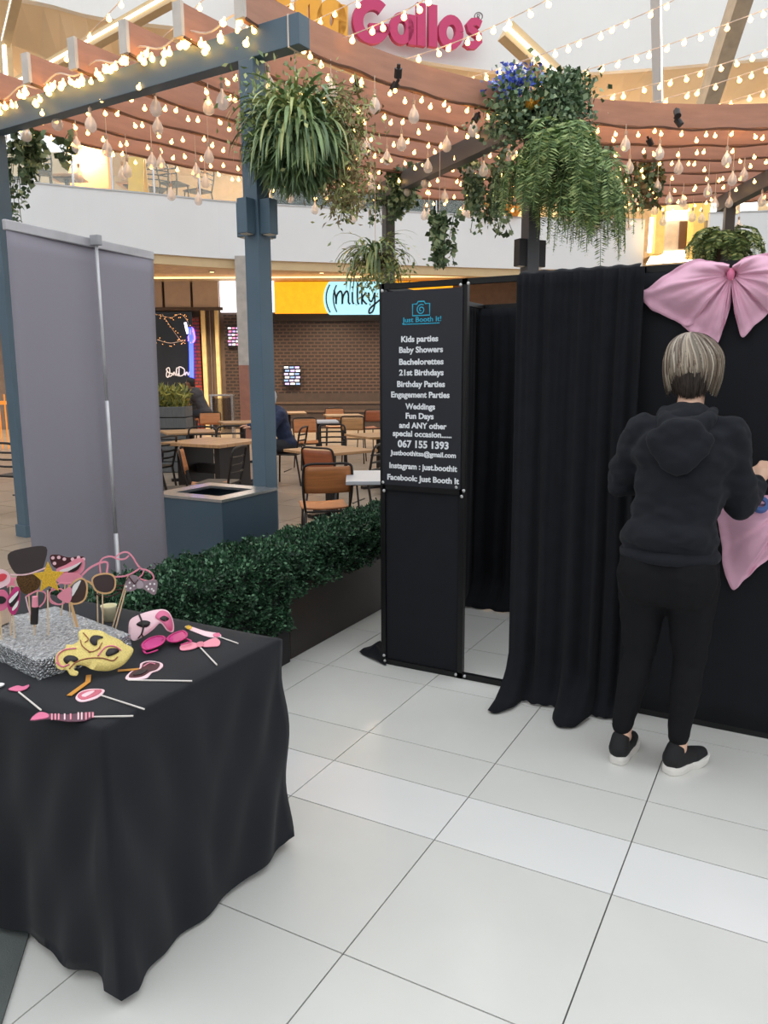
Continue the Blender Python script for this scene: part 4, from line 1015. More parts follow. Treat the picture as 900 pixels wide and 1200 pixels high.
Pn = np.array(hc)+rng.normal(0, 1, (k, 3))*np.array([.17, .15, .13])+np.array([-.02, -.05, .1]); cloud('blossom_foliage', Pn, rng.normal(0, 1, (k, 3))+[0, 0, .5], .045, [M_spid[1], M_spid[2]], e, .5, seed=6)
k = 1700; u = rng.random(k); ang_ = rng.normal(.35, .35, k)
Pn = np.array(hc)+np.stack([RH.x*(.33+.1*rng.normal(size=k)), RH.y*(.33+.1*rng.normal(size=k)), .25-.75*u], 1)+rng.normal(0, .05, (k, 3)); cloud('trailing_vine', Pn, rng.normal(0, .7, (k, 3))-[0, 0, .6], .05, [M_spid[2], mat('dry_leaf', (150, 132, 92), .6)], e, .35, seed=7)
# big fern on the post behind the booth
fc = Vector((-2.12, 7.05, 3.40))
e = empty('hanging_fern', fc, 0, 'huge drooping fern with ivy crown on the post behind the booth', 'plant')
basket(e, fc+Vector((.05, -.03, -.1)), .2)
hang(e, fc, Vector((fc.x, fc.y, 4.0)))
for nm, cc_, n, L, sd, dr in (('fronds', fc+Vector((.08, -.05, .1)), 90, .8, 1, 1.1), ('fronds', fc+Vector((.28, .0, -.14)), 75, .8, 2, 1.3), ('fronds', fc+Vector((-.14, -.1, -.06)), 55, .7, 3, 1.25), ('fronds', fc+Vector((.42, .06, -.34)), 44, .6, 4, 1.4)):
    Pp, Nn, Ss, st = fern_fronds(cc_, n, L, sd, dr, .95); cloud(nm, Pp, Nn, Ss*.8, M_fern, e, .2, seed=sd); st.build('stems', M_fern[0], e)['kind'] = 'stuff'
rng = np.random.default_rng(8); k = 4200; hgt_ = rng.random(k)
Pn = np.array(gat(660, 150, (-2.2, 7.0)))+np.stack([.115*rng.normal(size=k)*.9, .11*rng.normal(size=k), -.42+.85*hgt_], 1); cloud('ivy_crown', Pn, rng.normal(0, .8, (k, 3))+[0, -.4, -.2], .052, M_ivy, e, .8, seed=9)
k = 1500; Pn = np.array(gat(608, 132, (-2.45, 7.1)))+rng.normal(0, 1, (k, 3))*np.array([.16, .1, .13]); cloud('ivy_crown', Pn, rng.normal(0, .8, (k, 3))+[0, -.4, -.2], .05, M_ivy, e, .8, seed=10)
# spider plant on the far dark post
scn = gat(440, 300, (-4.55, 8.5))
e = empty('hanging_plant', scn, 0, 'strap leaved plant on the far dark post above the milky sign', 'plant')
basket(e, scn, .15)
hang(e, scn, Vector((scn.x, scn.y, BZ0)))
strap_blades(scn+Vector((0, 0, .02)), 90, .62, 12, .95, .045).build('leaves', M_spid, e)['kind'] = 'stuff'
rng = np.random.default_rng(12); k = 700; Pn = np.array(scn)+rng.normal(0, 1, (k, 3))*np.array([.2, .14, .14])-[0, 0, .12]; cloud('trailing_leaves', Pn, rng.normal(0, .8, (k, 3))-[0, 0, .4], .06, [M_spid[1], M_spid[2]], e, .5, seed=13)
# ivy trails
def ivy(label, px, y0, y1, at, wpx, n, seed, size=.07, mats=None, topz=None):
    c = gat(px, y0, at); c2_ = gat(px, y1, at); e = empty('hanging_ivy', c, 0, label, 'plant'); rng = np.random.default_rng(seed)
    t = rng.random(n)**1.1; sx = wpx/F_PX*c.dot(WH)*.5
    strands = rng.integers(0, 9, n); so = rng.normal(0, .6, 9); ln = rng.uniform(.45, 1.0, 9)
    tt = t*ln[strands]; off = so[strands]*sx*(1-.4*tt)+rng.normal(0, sx*.12, n); dp = rng.normal(0, sx*.6, 9)[strands]+rng.normal(0, .03, n)
    Pn = np.array(c)+np.outer(tt, np.array(c2_-c))+np.outer(off, np.array(RH))+np.outer(dp, np.array(WH))
    cloud('leaves', Pn, rng.normal(0, .8, (n, 3))+[0, 0, -.5]-np.array(WH)*.3, size, mats or M_ivy, e, .85, seed=seed)
    for s in range(9):
        q = c+RH*(so[s]*sx); MB().tube([q+Vector((0, 0, .03)), q.lerp(c2_, ln[s]*.5), q+(c2_-c)*ln[s]], .004, 4).build('stem', M_ivy[0], e)
    hang(e, c, Vector((c.x, c.y, max(c.z+.05, topz or 4.0))))
    return e
ivy('round leaved ivy trail hanging alone in front of the white parapet', 515, 250, 328, (-3.6, 8.1), 30, 420, 21, .08)
ivy('leafy ivy clump on the far dark post beside the dark beam', 467, 196, 262, (-4.6, 8.7), 50, 700, 22, .075)
ivy('thin ivy strand left of the far dark post', 408, 215, 262, (-4.9, 8.8), 16, 140, 23, .06)
ivy('short thin ivy strand just left of the strap plant top', 438, 222, 272, (-4.9, 8.8), 18, 120, 24, .06)
ivy('dark ivy mass under the beam left of the big fern', 565, 188, 275, (-3.3, 8.4), 62, 900, 25, .07)
ivy('brownish trailing plant right of the big fern', 762, 190, 262, (-1.4, 10.0), 36, 420, 26, .07, [M_ivy[1], mat('bronze_leaf', (128, 110, 70), .5)])
ivy('green vine climbing the left post at the picture edge', 8, 165, 300, (-6.9, 5.2), 34, 420, 27, .06)
ivy('dark leaf cluster beside the far left balcony chair', 38, 160, 212, (-6.6, 5.6), 36, 260, 28, .09)
ivy('bronze vine on the right end of the far pergola slat', 700, 165, 222, (-1.9, 9.4), 26, 220, 29, .07, [M_ivy[1], mat('bronze_leaf', (0, 0, 0))])
# leafy plant behind the dark right post
pc_ = gat(848, 295, (-1.15, 11.9)); e = empty('hanging_fern', pc_, 0, 'feathery green plant on the right dark post above the pink bow', 'plant'); basket(e, pc_, .18); hang(e, pc_, Vector((pc_.x, pc_.y, BZ0)))
Pp, Nn, Ss, st = fern_fronds(pc_+Vector((0, 0, .1)), 60, .8, 31, .9, 1); cloud('fronds', Pp, Nn, Ss*1.1, M_fern, e, .3, seed=31); st.build('stems', M_fern[0], e)['kind'] = 'stuff'
# blue flower bunch and golden ornaments on the dark beam
bc = gat(602, 95, (-2.5, 7.15)); e = empty('blue_flowers', bc, 0, 'bright blue flower bunch on top of the dark beam end', 'flowers'); rng = np.random.default_rng(33); k = 420
Pn = np.array(bc)+rng.normal(0, 1, (k, 3))*np.array([.1, .07, .06]); cloud('petals', Pn, rng.normal(0, 1, (k, 3)), .05, [mat('petal_blue', (88, 118, 236), .5), mat('petal_light_blue', (166, 192, 244), .5), mat('petal_violet', (84, 96, 214), .5)], e, .7, seed=34)
MB().cyl(bc, bc-Vector((0, 0, .32)), .01, n=6).build('stem', M_ivy[0], e); MB().bar(bc+RH*.05, bc+RH*.32-Vector((0, 0, .03)), .03, .03).build('ribbon', mat('petal_blue', (0, 0, 0)), e)
M_orn = mat('gold_ornament', (230, 160, 50), .35, metal=.4)
for i, (x, y) in enumerate(((622, 122), (634, 121), (648, 126), (640, 155), (598, 240), (606, 236))):
    if i < 4: p = gat(x, y, (-2.35, 7.0)); s_ = .05
    else: continue
    o = MB().ball((0, 0, 0), s_, 12, 8).build('gold_bauble', M_orn, None, smooth=True); o.location = p; MB().cyl((0, 0, s_*.9), (0, 0, s_*1.3), .012, n=8).build('cap', M_bolt, o, world=False)
    tag(o, ('gold bauble leftmost in the ivy crown', 'gold bauble second from left in the ivy crown', 'gold bauble third from left in the ivy crown', 'gold bauble lowest under the ivy crown')[i], 'bauble', 'gold baubles in the ivy')

# ================================================================== food court furniture
M_ply = mat('plywood_orange', (182, 116, 68), .45, var=.2, scale=4, stretch=(1, 1, 12)); M_ply2 = mat('plywood_rust', (158, 88, 56), .45, var=.2, scale=4, stretch=(1, 1, 12)); M_ply3 = mat('plywood_pale', (196, 150, 104), .45, var=.2, scale=4, stretch=(1, 1, 12))
M_tubeb = mat('dark_chair_metal', (38, 33, 32), .45, metal=.3); M_ttop = mat('oak_tabletop', (178, 138, 98), .4, var=.2, scale=2, stretch=(1, 14, 1)); M_gtop = mat('grey_laminate', (196, 198, 204), .35, var=.03)
def chair_ply(m_):
    e = empty('plywood_chair', (0, 0, 0))
    MB().grid(lambda u, v: Vector(((u-.5)*.40, -.19+.39*v, .455-.02*sin(v*pi)+.012*(2*u-1)**2)), 9, 9).build('seat', m_, e, smooth=True, world=False, solid=.014)
    MB().grid(lambda u, v: Vector(((u-.5)*.40, -.22-.045*v+.03*(1-(2*u-1)**2)*-1, .60+.225*v)), 11, 6).build('backrest', m_, e, smooth=True, world=False, solid=.012)
    for s in (-1, 1):
        MB().tube([(s*.17, .17, .44), (s*.19, .2, 0)], .011, 8).build('leg', M_tubeb, e, world=False, smooth=True)
        MB().tube([(s*.185, -.2, .44), (s*.2, -.27, 0)], .011, 8).build('leg', M_tubeb, e, world=False, smooth=True)
    MB().tube(spline([(-.185, -.2, .44), (-.205, -.235, .6), (-.205, -.26, .78), (-.17, -.275, .845), (0, -.29, .85), (.17, -.275, .845), (.205, -.26, .78), (.205, -.235, .6), (.185, -.2, .44)], 4), .011, 8).build('back_frame', M_tubeb, e, world=False, smooth=True)
    MB().tube([(-.17, .17, .435), (.17, .17, .435), (.185, -.2, .435), (-.185, -.2, .435)], .009, 6, True).build('seat_frame', M_tubeb, e, world=False)
    return e
def chair_slat():
    e = empty('slatted_chair', (0, 0, 0))
    MB().box((0, 0, .45), (.40, .39, .025)).build('seat', M_tubeb, e, world=False, bevel=.01)
    for s in (-1, 1):
        MB().tube([(s*.17, .17, .44), (s*.185, .19, 0)], .014, 8).build('leg', M_tubeb, e, world=False); MB().tube([(s*.18, -.18, .44), (s*.19, -.25, 0)], .014, 8).build('leg', M_tubeb, e, world=False)
    MB().tube(spline([(-.18, -.18, .44), (-.2, -.22, .62), (-.195, -.25, .78), (-.15, -.27, .83), (0, -.28, .84), (.15, -.27, .83), (.195, -.25, .78), (.2, -.22, .62), (.18, -.18, .44)], 4), .014, 8).build('back_frame', M_tubeb, e, world=False, smooth=True)
    for z in (.57, .65, .73): MB().tube([(-.195, -.205-.1*(z-.5), z), (0, -.245-.1*(z-.5), z), (.195, -.205-.1*(z-.5), z)], .012, 6).build('slat', M_tubeb, e, world=False)
    MB().tube([(-.175, -.0, .2), (.175, .0, .2)], .008, 6).build('stretcher', M_tubeb, e, world=False)
    return e
def table_sq(m_, w_=.76):
    e = empty('cafe_table', (0, 0, 0))
    MB().box((0, 0, .735), (w_, w_, .03)).build('tabletop', m_, e, world=False, bevel=.004)
    MB().box((0, 0, .38), (.09, .09, .68)).build('pedestal', M_tubeb, e, world=False)
    mb = MB(); mb.box((0, 0, .02), (.6, .09, .04)); mb.box((0, 0, .0205), (.09, .6, .041)); mb.build('foot', M_tubeb, e, world=False)
    MB().box((0, 0, .712), (.5, .5, .02)).build('bracket', M_tubeb, e, world=False)
    return e
def table_plank():
    e = empty('plank_table', (0, 0, 0))
    for i in range(6): MB().box(((i-2.5)*.152, 0, .735), (.148, .95, .04)).build('plank', M_ttop, e, world=False, bevel=.004)
    for s in (-1, 1): MB().box((0, s*.3, .36), (.6, .08, .71)).build('leg_panel', M_tubeb, e, world=False)
    MB().box((0, 0, .4), (.08, .55, .12)).build('crossbar', M_tubeb, e, world=False)
    return e
bank = {'ply': chair_ply(M_ply), 'rust': chair_ply(M_ply2), 'pale': chair_ply(M_ply3), 'dark': chair_slat(), 'oak': table_sq(M_ttop), 'grey': table_sq(M_gtop, .7), 'plank': table_plank()}
used = set()
for b in bank.values(): learn(b)
def place(kind, P, rz, label, cat, group):
    o = bank[kind] if kind not in used else copy_tree(bank[kind]); used.add(kind)
    o.location = (P.x, P.y, 0 if P.z < .5 else P.z); o.rotation_euler = (0, 0, rz); return tag(o, label, cat, group)
def chair_at(kind, px, py, deg, label, zt_=.83):
    P = gz(px, py, zt_); rz = YAW-radians(deg); f_ = Vector((-sin(rz), cos(rz), 0)); q = P+f_*.26; q.z = 0
    return place(kind, q, rz, label, 'chair', 'food court chairs')
def table_at(kind, px, py, deg, label):
    P = gz(px, py, .75); P.z = 0; return place(kind, P, YAW+radians(deg), label, 'table', 'food court tables')
chair_at('ply', 384, 546, -12, 'orange plywood chair nearest to the hedge with its back to us')
chair_at('rust', 372, 527, 35, 'rust brown plywood chair just behind the nearest plywood chair')
table_at('grey', 455, 557, 2, 'pale grey square table beside the nearest plywood chair')
table_at('oak', 387, 526.5, 40, 'light oak table behind the two nearest plywood chairs')
chair_at('dark', 389, 498, 172, 'dark slat back chair on the far side of the light oak table')
chair_at('dark', 446, 521, -70, 'dark slat back chair cut off by the booth banner')
chair_at('ply', 357, 491, 160, 'orange plywood chair right of the seated person in navy')
chair_at('pale', 413, 489, 5, 'pale plywood chair in the middle of the far row')
chair_at('ply', 392, 479, 175, 'far orange plywood chair against the brown shutter')
chair_at('rust', 438, 481, -25, 'far rust plywood chair close to the booth banner')
table_at('oak', 402, 486, 10, 'far oak table between the orange and pale plywood chairs')
table_at('oak', 446, 509, 30, 'oak table edge showing beside the booth banner')
table_at('grey', 373, 493, 8, 'small grey table far behind the dark slat back chair')
table_at('oak', 338, 483, 10, 'dark edged far table behind the person in navy')
table_at('plank', 250, 517, 62, 'long plank table left of the blue grey post')
table_at('oak', 222, 505, 25, 'oak table behind the plank table beside the grey planter')
chair_at('ply', 213, 527, 80, 'orange plywood chair seen edge on at the left of the plank table')
chair_at('dark', 237, 501, 178, 'dark slat back chair behind the plank table')
chair_at('dark', 270, 500, 165, 'dark slat back chair right behind the plank table near the post')
chair_at('ply', 246, 484, 170, 'orange plywood chair beside the man on the high stool')
chair_at('dark', 182, 530, 70, 'dark slat back chair at the edge of the grey roll up banner')
chair_at('dark', 281, 524, -80, 'dark slat back chair between plank table and blue grey post')
table_at('oak', 284, 494, 20, 'oak table half hidden by the pink brown column')
chair_at('dark', 2, 520, 20, 'dark chair at the far left picture edge behind the post')
# high table and rail by the restaurant
ht = gz(218, 540, 0); D_ = 16.5
hp_ = gd(205, 500, D_); hp_.z = 0
e = empty('high_table', hp_, YAW, 'orange timber high table beside the dark plank planter', 'table')
MB().box((0, 0, 1.07), (.6, .5, .05)).build('tabletop', M_ply, e, world=False)
for sx in (-1, 1):
    for sy in (-1, 1): MB().box((sx*.26, sy*.2, .52), (.06, .06, 1.05)).build('leg', M_ply, e, world=False)
e = empty('service_stand', gd(262, 500, 19.6)*Vector((1, 1, 0)) if False else Vector((gd(262, 500, 19.6).x, gd(262, 500, 19.6).y, 0)), YAW, 'slim steel service stand before the cream door jambs', 'stand')
MB().box((0, 0, 1.08), (.6, .3, .04)).build('top', M_steel, e, world=False)
for sx in (-1, 1): MB().box((sx*.26, 0, .53), (.05, .25, 1.06)).build('leg', M_steel, e, world=False)
MB().box((0, .1, .55), (.48, .02, .9)).build('glass_panel', mat('smoked_glass', (60, 54, 50), .1, alpha=.5), e, world=False)
# plank planter
D_ = 12.8; pc_ = gd(186, 520, D_); pc_.z = 0
e = empty('plank_planter', pc_, YAW, 'dark grey plank planter box with yellow green plants', 'planter')
MB().box((0, 0, .5), (1.0, .4, 1.0)).build('core', M_dark, e, world=False)
for i in range(6): MB().box((0, 0, .09+.18*i), (1.06, .46, .165)).build('plank', mat('grey_plank', (92, 94, 96), .6, var=.12, stretch=(8, 1, 1)), e, world=False, bevel=.006)
rng = np.random.default_rng(41); k = 1600; Pn = np.stack([rng.uniform(-.5, .5, k), rng.uniform(-.18, .18, k), 1.05+.3*rng.random(k)**1.5], 1); Mx = np.array(chain(e)); Pn = Pn@Mx[:3, :3].T+Mx[:3, 3]
cloud('leaves', Pn, rng.normal(0, .6, (k, 3))+[0, 0, 1], .12, [mat('chartreuse_leaf', (168, 160, 74), .5), mat('olive_leaf', (104, 112, 56), .5)], e, .22, seed=42)

# ================================================================== seated people
M_skin = mat('skin', (196, 146, 118), .55, var=.05); M_skin2 = mat('skin_brown', (128, 88, 66), .55, var=.05)
def seated(name, loc, rz, sh, label, skin, top_m, leg_m, hair_m, lean=.25, hood=None, head_turn=0.0):
    """person sitting, local +Y is forward, seat height sh"""
    e_loc = Vector(loc)
    hip = Vector((0, 0, sh+.1)); ch = hip+Vector((0, sin(lean)*.42, cos(lean)*.42)); nk = hip+Vector((0, sin(lean)*.56+.02, cos(lean)*.54)); hd = nk+Vector((0, .06, .14))
    S = []; J = {}
    S += [('e', hip, (.17, .13, .12)), ('c', hip, ch, .12, .14, .75), ('e', ch, (.19, .12, .14)), ('c', ch, nk, .08, .05), ('c', nk, hd, .05, .055), ('e', hd+Vector((0, 0, .03)), (.075, .092, .115)), ('e', hd+Vector((0, .095, .015)), (.012, .016, .018))]
    for s in (-1, 1):
        sh_ = ch+Vector((s*.19, 0, .06)); el = sh_+Vector((s*.05, .16, -.24)); wr = el+Vector((-s*.08, .24, .06))
        S += [('c', sh_, el, .05, .042), ('c', el, wr, .04, .03), ('e', wr+Vector((-s*.01, .06, 0)), (.035, .055, .02))]
        for q in range(4): S.append(('c', wr+Vector((-s*.01+(q-1.5)*.017, .09, 0)), wr+Vector((-s*.01+(q-1.5)*.018, .15-.01*abs(q-1.5), -.02)), .008, .007))
        S.append(('c', wr+Vector((-s*.03, .04, 0)), wr+Vector((-s*.05, .09, -.005)), .01, .008))
        kn = hip+Vector((s*.13, .43, .0)); an = Vector((s*.13, .40, .08)); S += [('c', hip+Vector((s*.09, 0, 0)), kn, .085, .058), ('c', kn, an, .055, .036), ('c', an, an+Vector((0, .14, -.045)), .035, .03)]
        S += [('e', hd+Vector((s*.075, -.005, .02)), (.012, .022, .03))]
        J[s] = (sh_, el, wr, kn, an)
    o = organic(name, S, skin, None, .014, 2, world=False); o.location = e_loc; o.rotation_euler = (0, 0, rz); tag(o, label, 'person')
    T_ = [('e', hip+Vector((0, 0, .03)), (.185, .145, .12)), ('c', hip+Vector((0, 0, .05)), ch, .14, .16, .8), ('e', ch, (.215, .145, .16)), ('c', ch+Vector((0, 0, .08)), nk, .1, .068)]
    L_ = [('e', hip+Vector((0, 0, -.02)), (.18, .14, .115))]
    for s in (-1, 1):
        a, b, c_, d_, f_ = J[s]; T_ += [('c', a, b, .066, .058), ('c', b, c_, .056, .042)]; L_ += [('c', hip+Vector((s*.09, 0, 0)), d_, .1, .072), ('c', d_, f_, .07, .052)]
        sh2 = organic('shoe', [('c', f_+Vector((0, -.02, -.035)), f_+Vector((0, .17, -.045)), .048, .04)], M_bk, o, .012, 2, world=False)
    organic('jacket', T_, top_m, o, .014, 2, .008, 10, world=False); organic('trousers', L_, leg_m, o, .014, 2, .006, 10, world=False)
    hh = [('e', hd+Vector((0, -.018, .055)), (.084, .095, .1)), ('e', hd+Vector((0, -.05, -.0)), (.07, .055, .07))]
    organic('hair', hh, hair_m, o, .01, 2, .006, 30, world=False)
    for s in (-1, 1): MB().ball(hd+Vector((s*.03, .086, .035)), (.011, .006, .008), 8, 6).build('eye', M_wh, o, world=False)
    MB().tube([hd+Vector((-.022, .088, -.035)), hd+Vector((0, .094, -.036)), hd+Vector((.022, .088, -.035))], .004, 6).build('mouth', mat('lip', (150, 84, 76), .5), o, world=False)
    if hood: organic('hood', [('e', nk+Vector((0, -.07, .0)), (.12, .07, .08))], hood, o, .012, 2, world=False)
    return o
M_hairb = mat('black_hair', (26, 22, 22), .6, var=.3, scale=40); M_hairg = mat('grey_hair', (186, 188, 192), .6, var=.25, scale=40)
def stool(P, h, label):
    e = empty('bar_stool', P, YAW, label, 'stool')
    MB().box((0, 0, h-.02), (.36, .36, .04)).build('seat', M_ply, e, world=False, bevel=.01)
    for sx in (-1, 1):
        for sy in (-1, 1): MB().cyl((sx*.14, sy*.14, h-.03), (sx*.19, sy*.19, 0), .014, n=8).build('leg', M_tubeb, e, world=False)
P = gd(241, 500, 16.8); P.z = 0; stool(P, .66, 'high plywood stool under the man in the grey hoodie')
seated('person', P, YAW+radians(75), .66, 'person in a dark grey hooded top leaning at the high table by the neon window', M_skin2, mat('grey_hoodie', (66, 62, 64), .9), mat('dark_jeans', (46, 46, 52), .9), M_hairb, .45, mat('grey_hoodie', (0, 0, 0)))
P = gd(336, 500, 11.2); P.z = 0; chd = place('dark', P, YAW+radians(80), 'dark slat back chair under the person in navy', 'chair', 'food court chairs')
seated('person', P, YAW+radians(110), .47, 'grey haired person in a navy jacket seated right of the blue grey post', M_skin, mat('navy_jacket', (32, 44, 74), .8), mat('dark_jeans', (0, 0, 0)), M_hairg, .3)
P = gd(176, 520, 9.6); P.z = 0; place('dark', P, YAW+radians(70), 'dark slat back chair under the person in black', 'chair', 'food court chairs')
seated('person', P, YAW+radians(70), .47, 'person in a black coat mostly hidden behind the grey roll up banner', M_skin, mat('black_coat', (26, 26, 32), .85), mat('dark_jeans', (0, 0, 0)), M_hairb, .2)

# ================================================================== shopfronts under the balcony
def shop_rect(x0, y0, x1, y1, D=SD):
    a = gd(x0, y0, D); b = gd(x1, y1, D); return a.dot(RH), b.z, b.dot(RH), a.z     # a0,z0,a1,z1
def panel(name, m_, x0, y0, x1, y1, D=SD, t=.06, parent=None, floor=False):
    a0, z0, a1, z1 = shop_rect(x0, y0, x1, y1, D)
    if floor: z0 = 0.0
    mb = MB(); mb.box(cw((a0+a1)/2, D-t/2, (z0+z1)/2), (abs(a1-a0), t, z1-z0), YAW)
    return mb.build(name, m_, parent)
def shutter_mat(name, c1, c2, sx, sy):
    m = bpy.data.materials.new(name); m.use_nodes = True; nt = m.node_tree; N = nt.nodes; L = nt.links; b = N['Principled BSDF']
    tc = N.new('ShaderNodeTexCoord'); sep = N.new('ShaderNodeSeparateXYZ'); L.new(tc.outputs['Object'], sep.inputs[0])
    cmb = N.new('ShaderNodeCombineXYZ'); L.new(sep.outputs['X'], cmb.inputs['X']); L.new(sep.outputs['Z'], cmb.inputs['Y'])
    br = N.new('ShaderNodeTexBrick'); br.inputs['Scale'].default_value = 1; br.inputs['Brick Width'].default_value = sx; br.inputs['Row Height'].default_value = sy
    br.inputs['Mortar Size'].default_value = sy*.2; br.inputs['Color1'].default_value = (*lin(c1), 1); br.inputs['Color2'].default_value = (*lin(tuple(v*.8 for v in c1)), 1); br.inputs['Mortar'].default_value = (*lin(c2), 1)
    L.new(cmb.outputs[0], br.inputs['Vector']); L.new(br.outputs['Color'], b.inputs['Base Color'])
    bp = N.new('ShaderNodeBump'); bp.inputs['Strength'].default_value = .6; bp.inputs['Distance'].default_value = .02; bp.invert = True
    L.new(br.outputs['Fac'], bp.inputs['Height']); L.new(bp.outputs['Normal'], b.inputs['Normal']); b.inputs['Roughness'].default_value = .45
    return m
M_shut = shutter_mat('perforated_shutter', (44, 34, 30), (78, 59, 50), .2, .095)
M_brick = shutter_mat('red_brick', (150, 48, 40), (70, 40, 34), .3, .1)
# --- milk bar with the roller shutter
def yawed(name, x0, y0, x1, y1, m_, D=SD, t=.08, label=None, cat=None, floor=False, parent=None):
    a0, z0, a1, z1 = shop_rect(x0, y0, x1, y1, D)
    if floor: z0 = 0
    o = MB().box((0, 0, (z1-z0)/2), (abs(a1-a0), t, z1-z0)).build(name, m_, parent, world=False)
    p = cw((a0+a1)/2, D-t/2, z0)
    if parent is None: o.location = p; o.rotation_euler = (0, 0, YAW)
    else:
        mi = chain(parent).inverted() @ (Matrix.Translation(p) @ Matrix.Rotation(YAW, 4, 'Z')); o.matrix_basis = mi
    return tag(o, label, cat)
sh = empty('roller_shutter', cw(-1.5, SD-.1, 0), YAW, 'dark brown perforated roller shutter closed under the orange shop sign', 'shutter')
yawed('curtain', 312, 369, 520, 461, M_shut, SD-.02, .06, parent=sh)
yawed('kick_panel', 312, 461, 520, 505, mat('shutter_panel', (58, 47, 42), .5), SD-.02, .08, parent=sh, floor=True)
for y in (471, 481, 491): yawed('rail', 312, y, 520, y+1.5, mat('shutter_rail', (84, 68, 58), .4), SD-.1, .03, parent=sh)
yawed('guide', 312, 369, 316, 505, M_frame, SD-.06, .1, parent=sh, floor=True)
yawed('roller_box', 312, 368, 520, 376, mat('roller_box_paint', (40, 32, 29), .5), SD-.05, .14, parent=sh)
s2_ = empty('roller_shutter', cw(-4.2, SD-.1, 0), YAW, 'narrow dark roller shutter bay beside the cream door jambs', 'shutter')
yawed('curtain', 262, 369, 300, 505, M_shut, SD-.02, .06, parent=s2_, floor=True)
yawed('guide', 300, 369, 312, 505, M_frame, SD-.03, .1, parent=s2_, floor=True)
M_sign_w = mat('lightbox_white', (255, 255, 255), .5, emit=(245, 245, 255), estr=1.6)
M_sign_o = mat('lightbox_orange', (250, 178, 48), .5, emit=(255, 172, 30), estr=1.0)
M_sign_c = mat('lightbox_cyan', (150, 225, 245), .5, emit=(175, 232, 250), estr=1.0)
M_ink = mat('sign_ink', (40, 62, 88), .6)
sg = empty('shop_sign', cw(-.8, SD-.15, 3.2), YAW, 'glowing orange and cyan shop sign reading milky', 'sign')
yawed('white_light_panel', 258, 330, 322, 366, M_sign_w, SD-.1, .12, parent=sg)
for x in (272, 306): yawed('mullion', x, 330, x+1.6, 366, M_frame, SD-.17, .03, parent=sg)
yawed('orange_panel', 322, 331, 530, 367, M_sign_o, SD-.1, .12, parent=sg)
for k in range(1, 6): yawed('groove', 322, 331+k*6, 395, 331.6+k*6, mat('orange_groove', (214, 140, 24), .5, emit=(255, 150, 10), estr=.35), SD-.205, .01, parent=sg)
c = gd(421, 350, SD-.24); fr = (c, RH, Vector((0, 0, 1)), -WH); k = SD/F_PX
clip = lambda v: max(-17.5*k, min(18.5*k, v))
pts = [(40*k*cos(t*pi/32), clip(34*k*sin(t*pi/32))) for t in range(64)]
MB().prism(pts, .04, fr).build('cyan_roundel', M_sign_c, sg)
fr2 = (c-WH*.045, RH, Vector((0, 0, 1)), -WH); mb = MB()
for (r1, r2, ox) in ((37, 32, 0), (33, 31, 4)):
    seg = []
    for t in range(0, 65):
        x, y = ox*k+r1*k*cos(t*pi/32), r2*k*sin(t*pi/32)
        if abs(y) < 17*k: seg.append((x, y))
        else:
            if len(seg) > 2: mb.ribbon(seg, .035, .02, fr2)
            seg = []
    if len(seg) > 2: mb.ribbon(seg, .035, .02, fr2)
mb.build('ring_lines', M_ink, sg)
def px2(pts, cx=421, cy=350): return [((x-cx)*k, (cy-y)*k) for x, y in pts]
strokes = [
 [(393, 341), (395, 350), (395, 356), (396, 347), (400, 342), (402, 346), (402, 356), (403, 348), (407, 342), (409, 346), (409, 354), (411, 356)],
 [(413.5, 343), (413.5, 353), (415, 356)], [(413.4, 337), (413.6, 338.6)],
 [(419.5, 333), (419, 345), (419.3, 354), (421, 356)],
 [(424, 333), (424, 345), (424, 356.5)], [(429, 343.5), (424.5, 350), (429.5, 356.5)],
 [(431.5, 343.5), (432, 351), (435, 353), (438.5, 344)], [(438.5, 343.5), (438.3, 356), (436, 364), (432, 366), (433, 361), (440, 355), (448, 349), (456, 346)]]
for s in strokes:
    MB().ribbon([tuple(p) for p in spline(px2(s), 5)], .05, .03, fr2).build('lettering', M_ink, sg)
# menu screens glowing behind the shutter slots
def screen(x0, y0, x1, y1, cols, label, D=SD-.16):
    e = empty('menu_screen', gd((x0+x1)/2, y1, D), YAW, label, 'screen')
    yawed('bezel', x0-1, y0-1, x1+1, y1+1, M_frame, D, .04, parent=e)
    n = 6; h = (y1-y0)/n
    for r in range(n):
        for q in range(3):
            wq = (x1-x0)/3; sft = (r % 2)*wq*.35
            xa = x0+q*wq+sft*.5; xb = min(x1, xa+wq*.78)
            yawed('lit_row', xa, y0+r*h+.6, xb, y0+(r+1)*h-1.2, cols[(r+q) % len(cols)], D-.045, .01, parent=e)
M_s1 = mat('screen_white', (240, 245, 255), .5, emit=(235, 240, 255), estr=1.0); M_s2 = mat('screen_lilac', (190, 170, 230), .5, emit=(180, 160, 235), estr=.9); M_s3 = mat('screen_blue', (120, 150, 200), .5, emit=(120, 155, 215), estr=.7)
M_s4 = mat('screen_magenta', (230, 130, 180), .5, emit=(235, 140, 190), estr=.8)
screen(333, 429, 352, 452, [M_s1, M_s3, M_s2], 'small lit menu screen showing through the wide shutter')
screen(267, 383, 281, 406, [M_s1, M_s4, M_s2], 'pink and white lit menu screen beside the grey column')
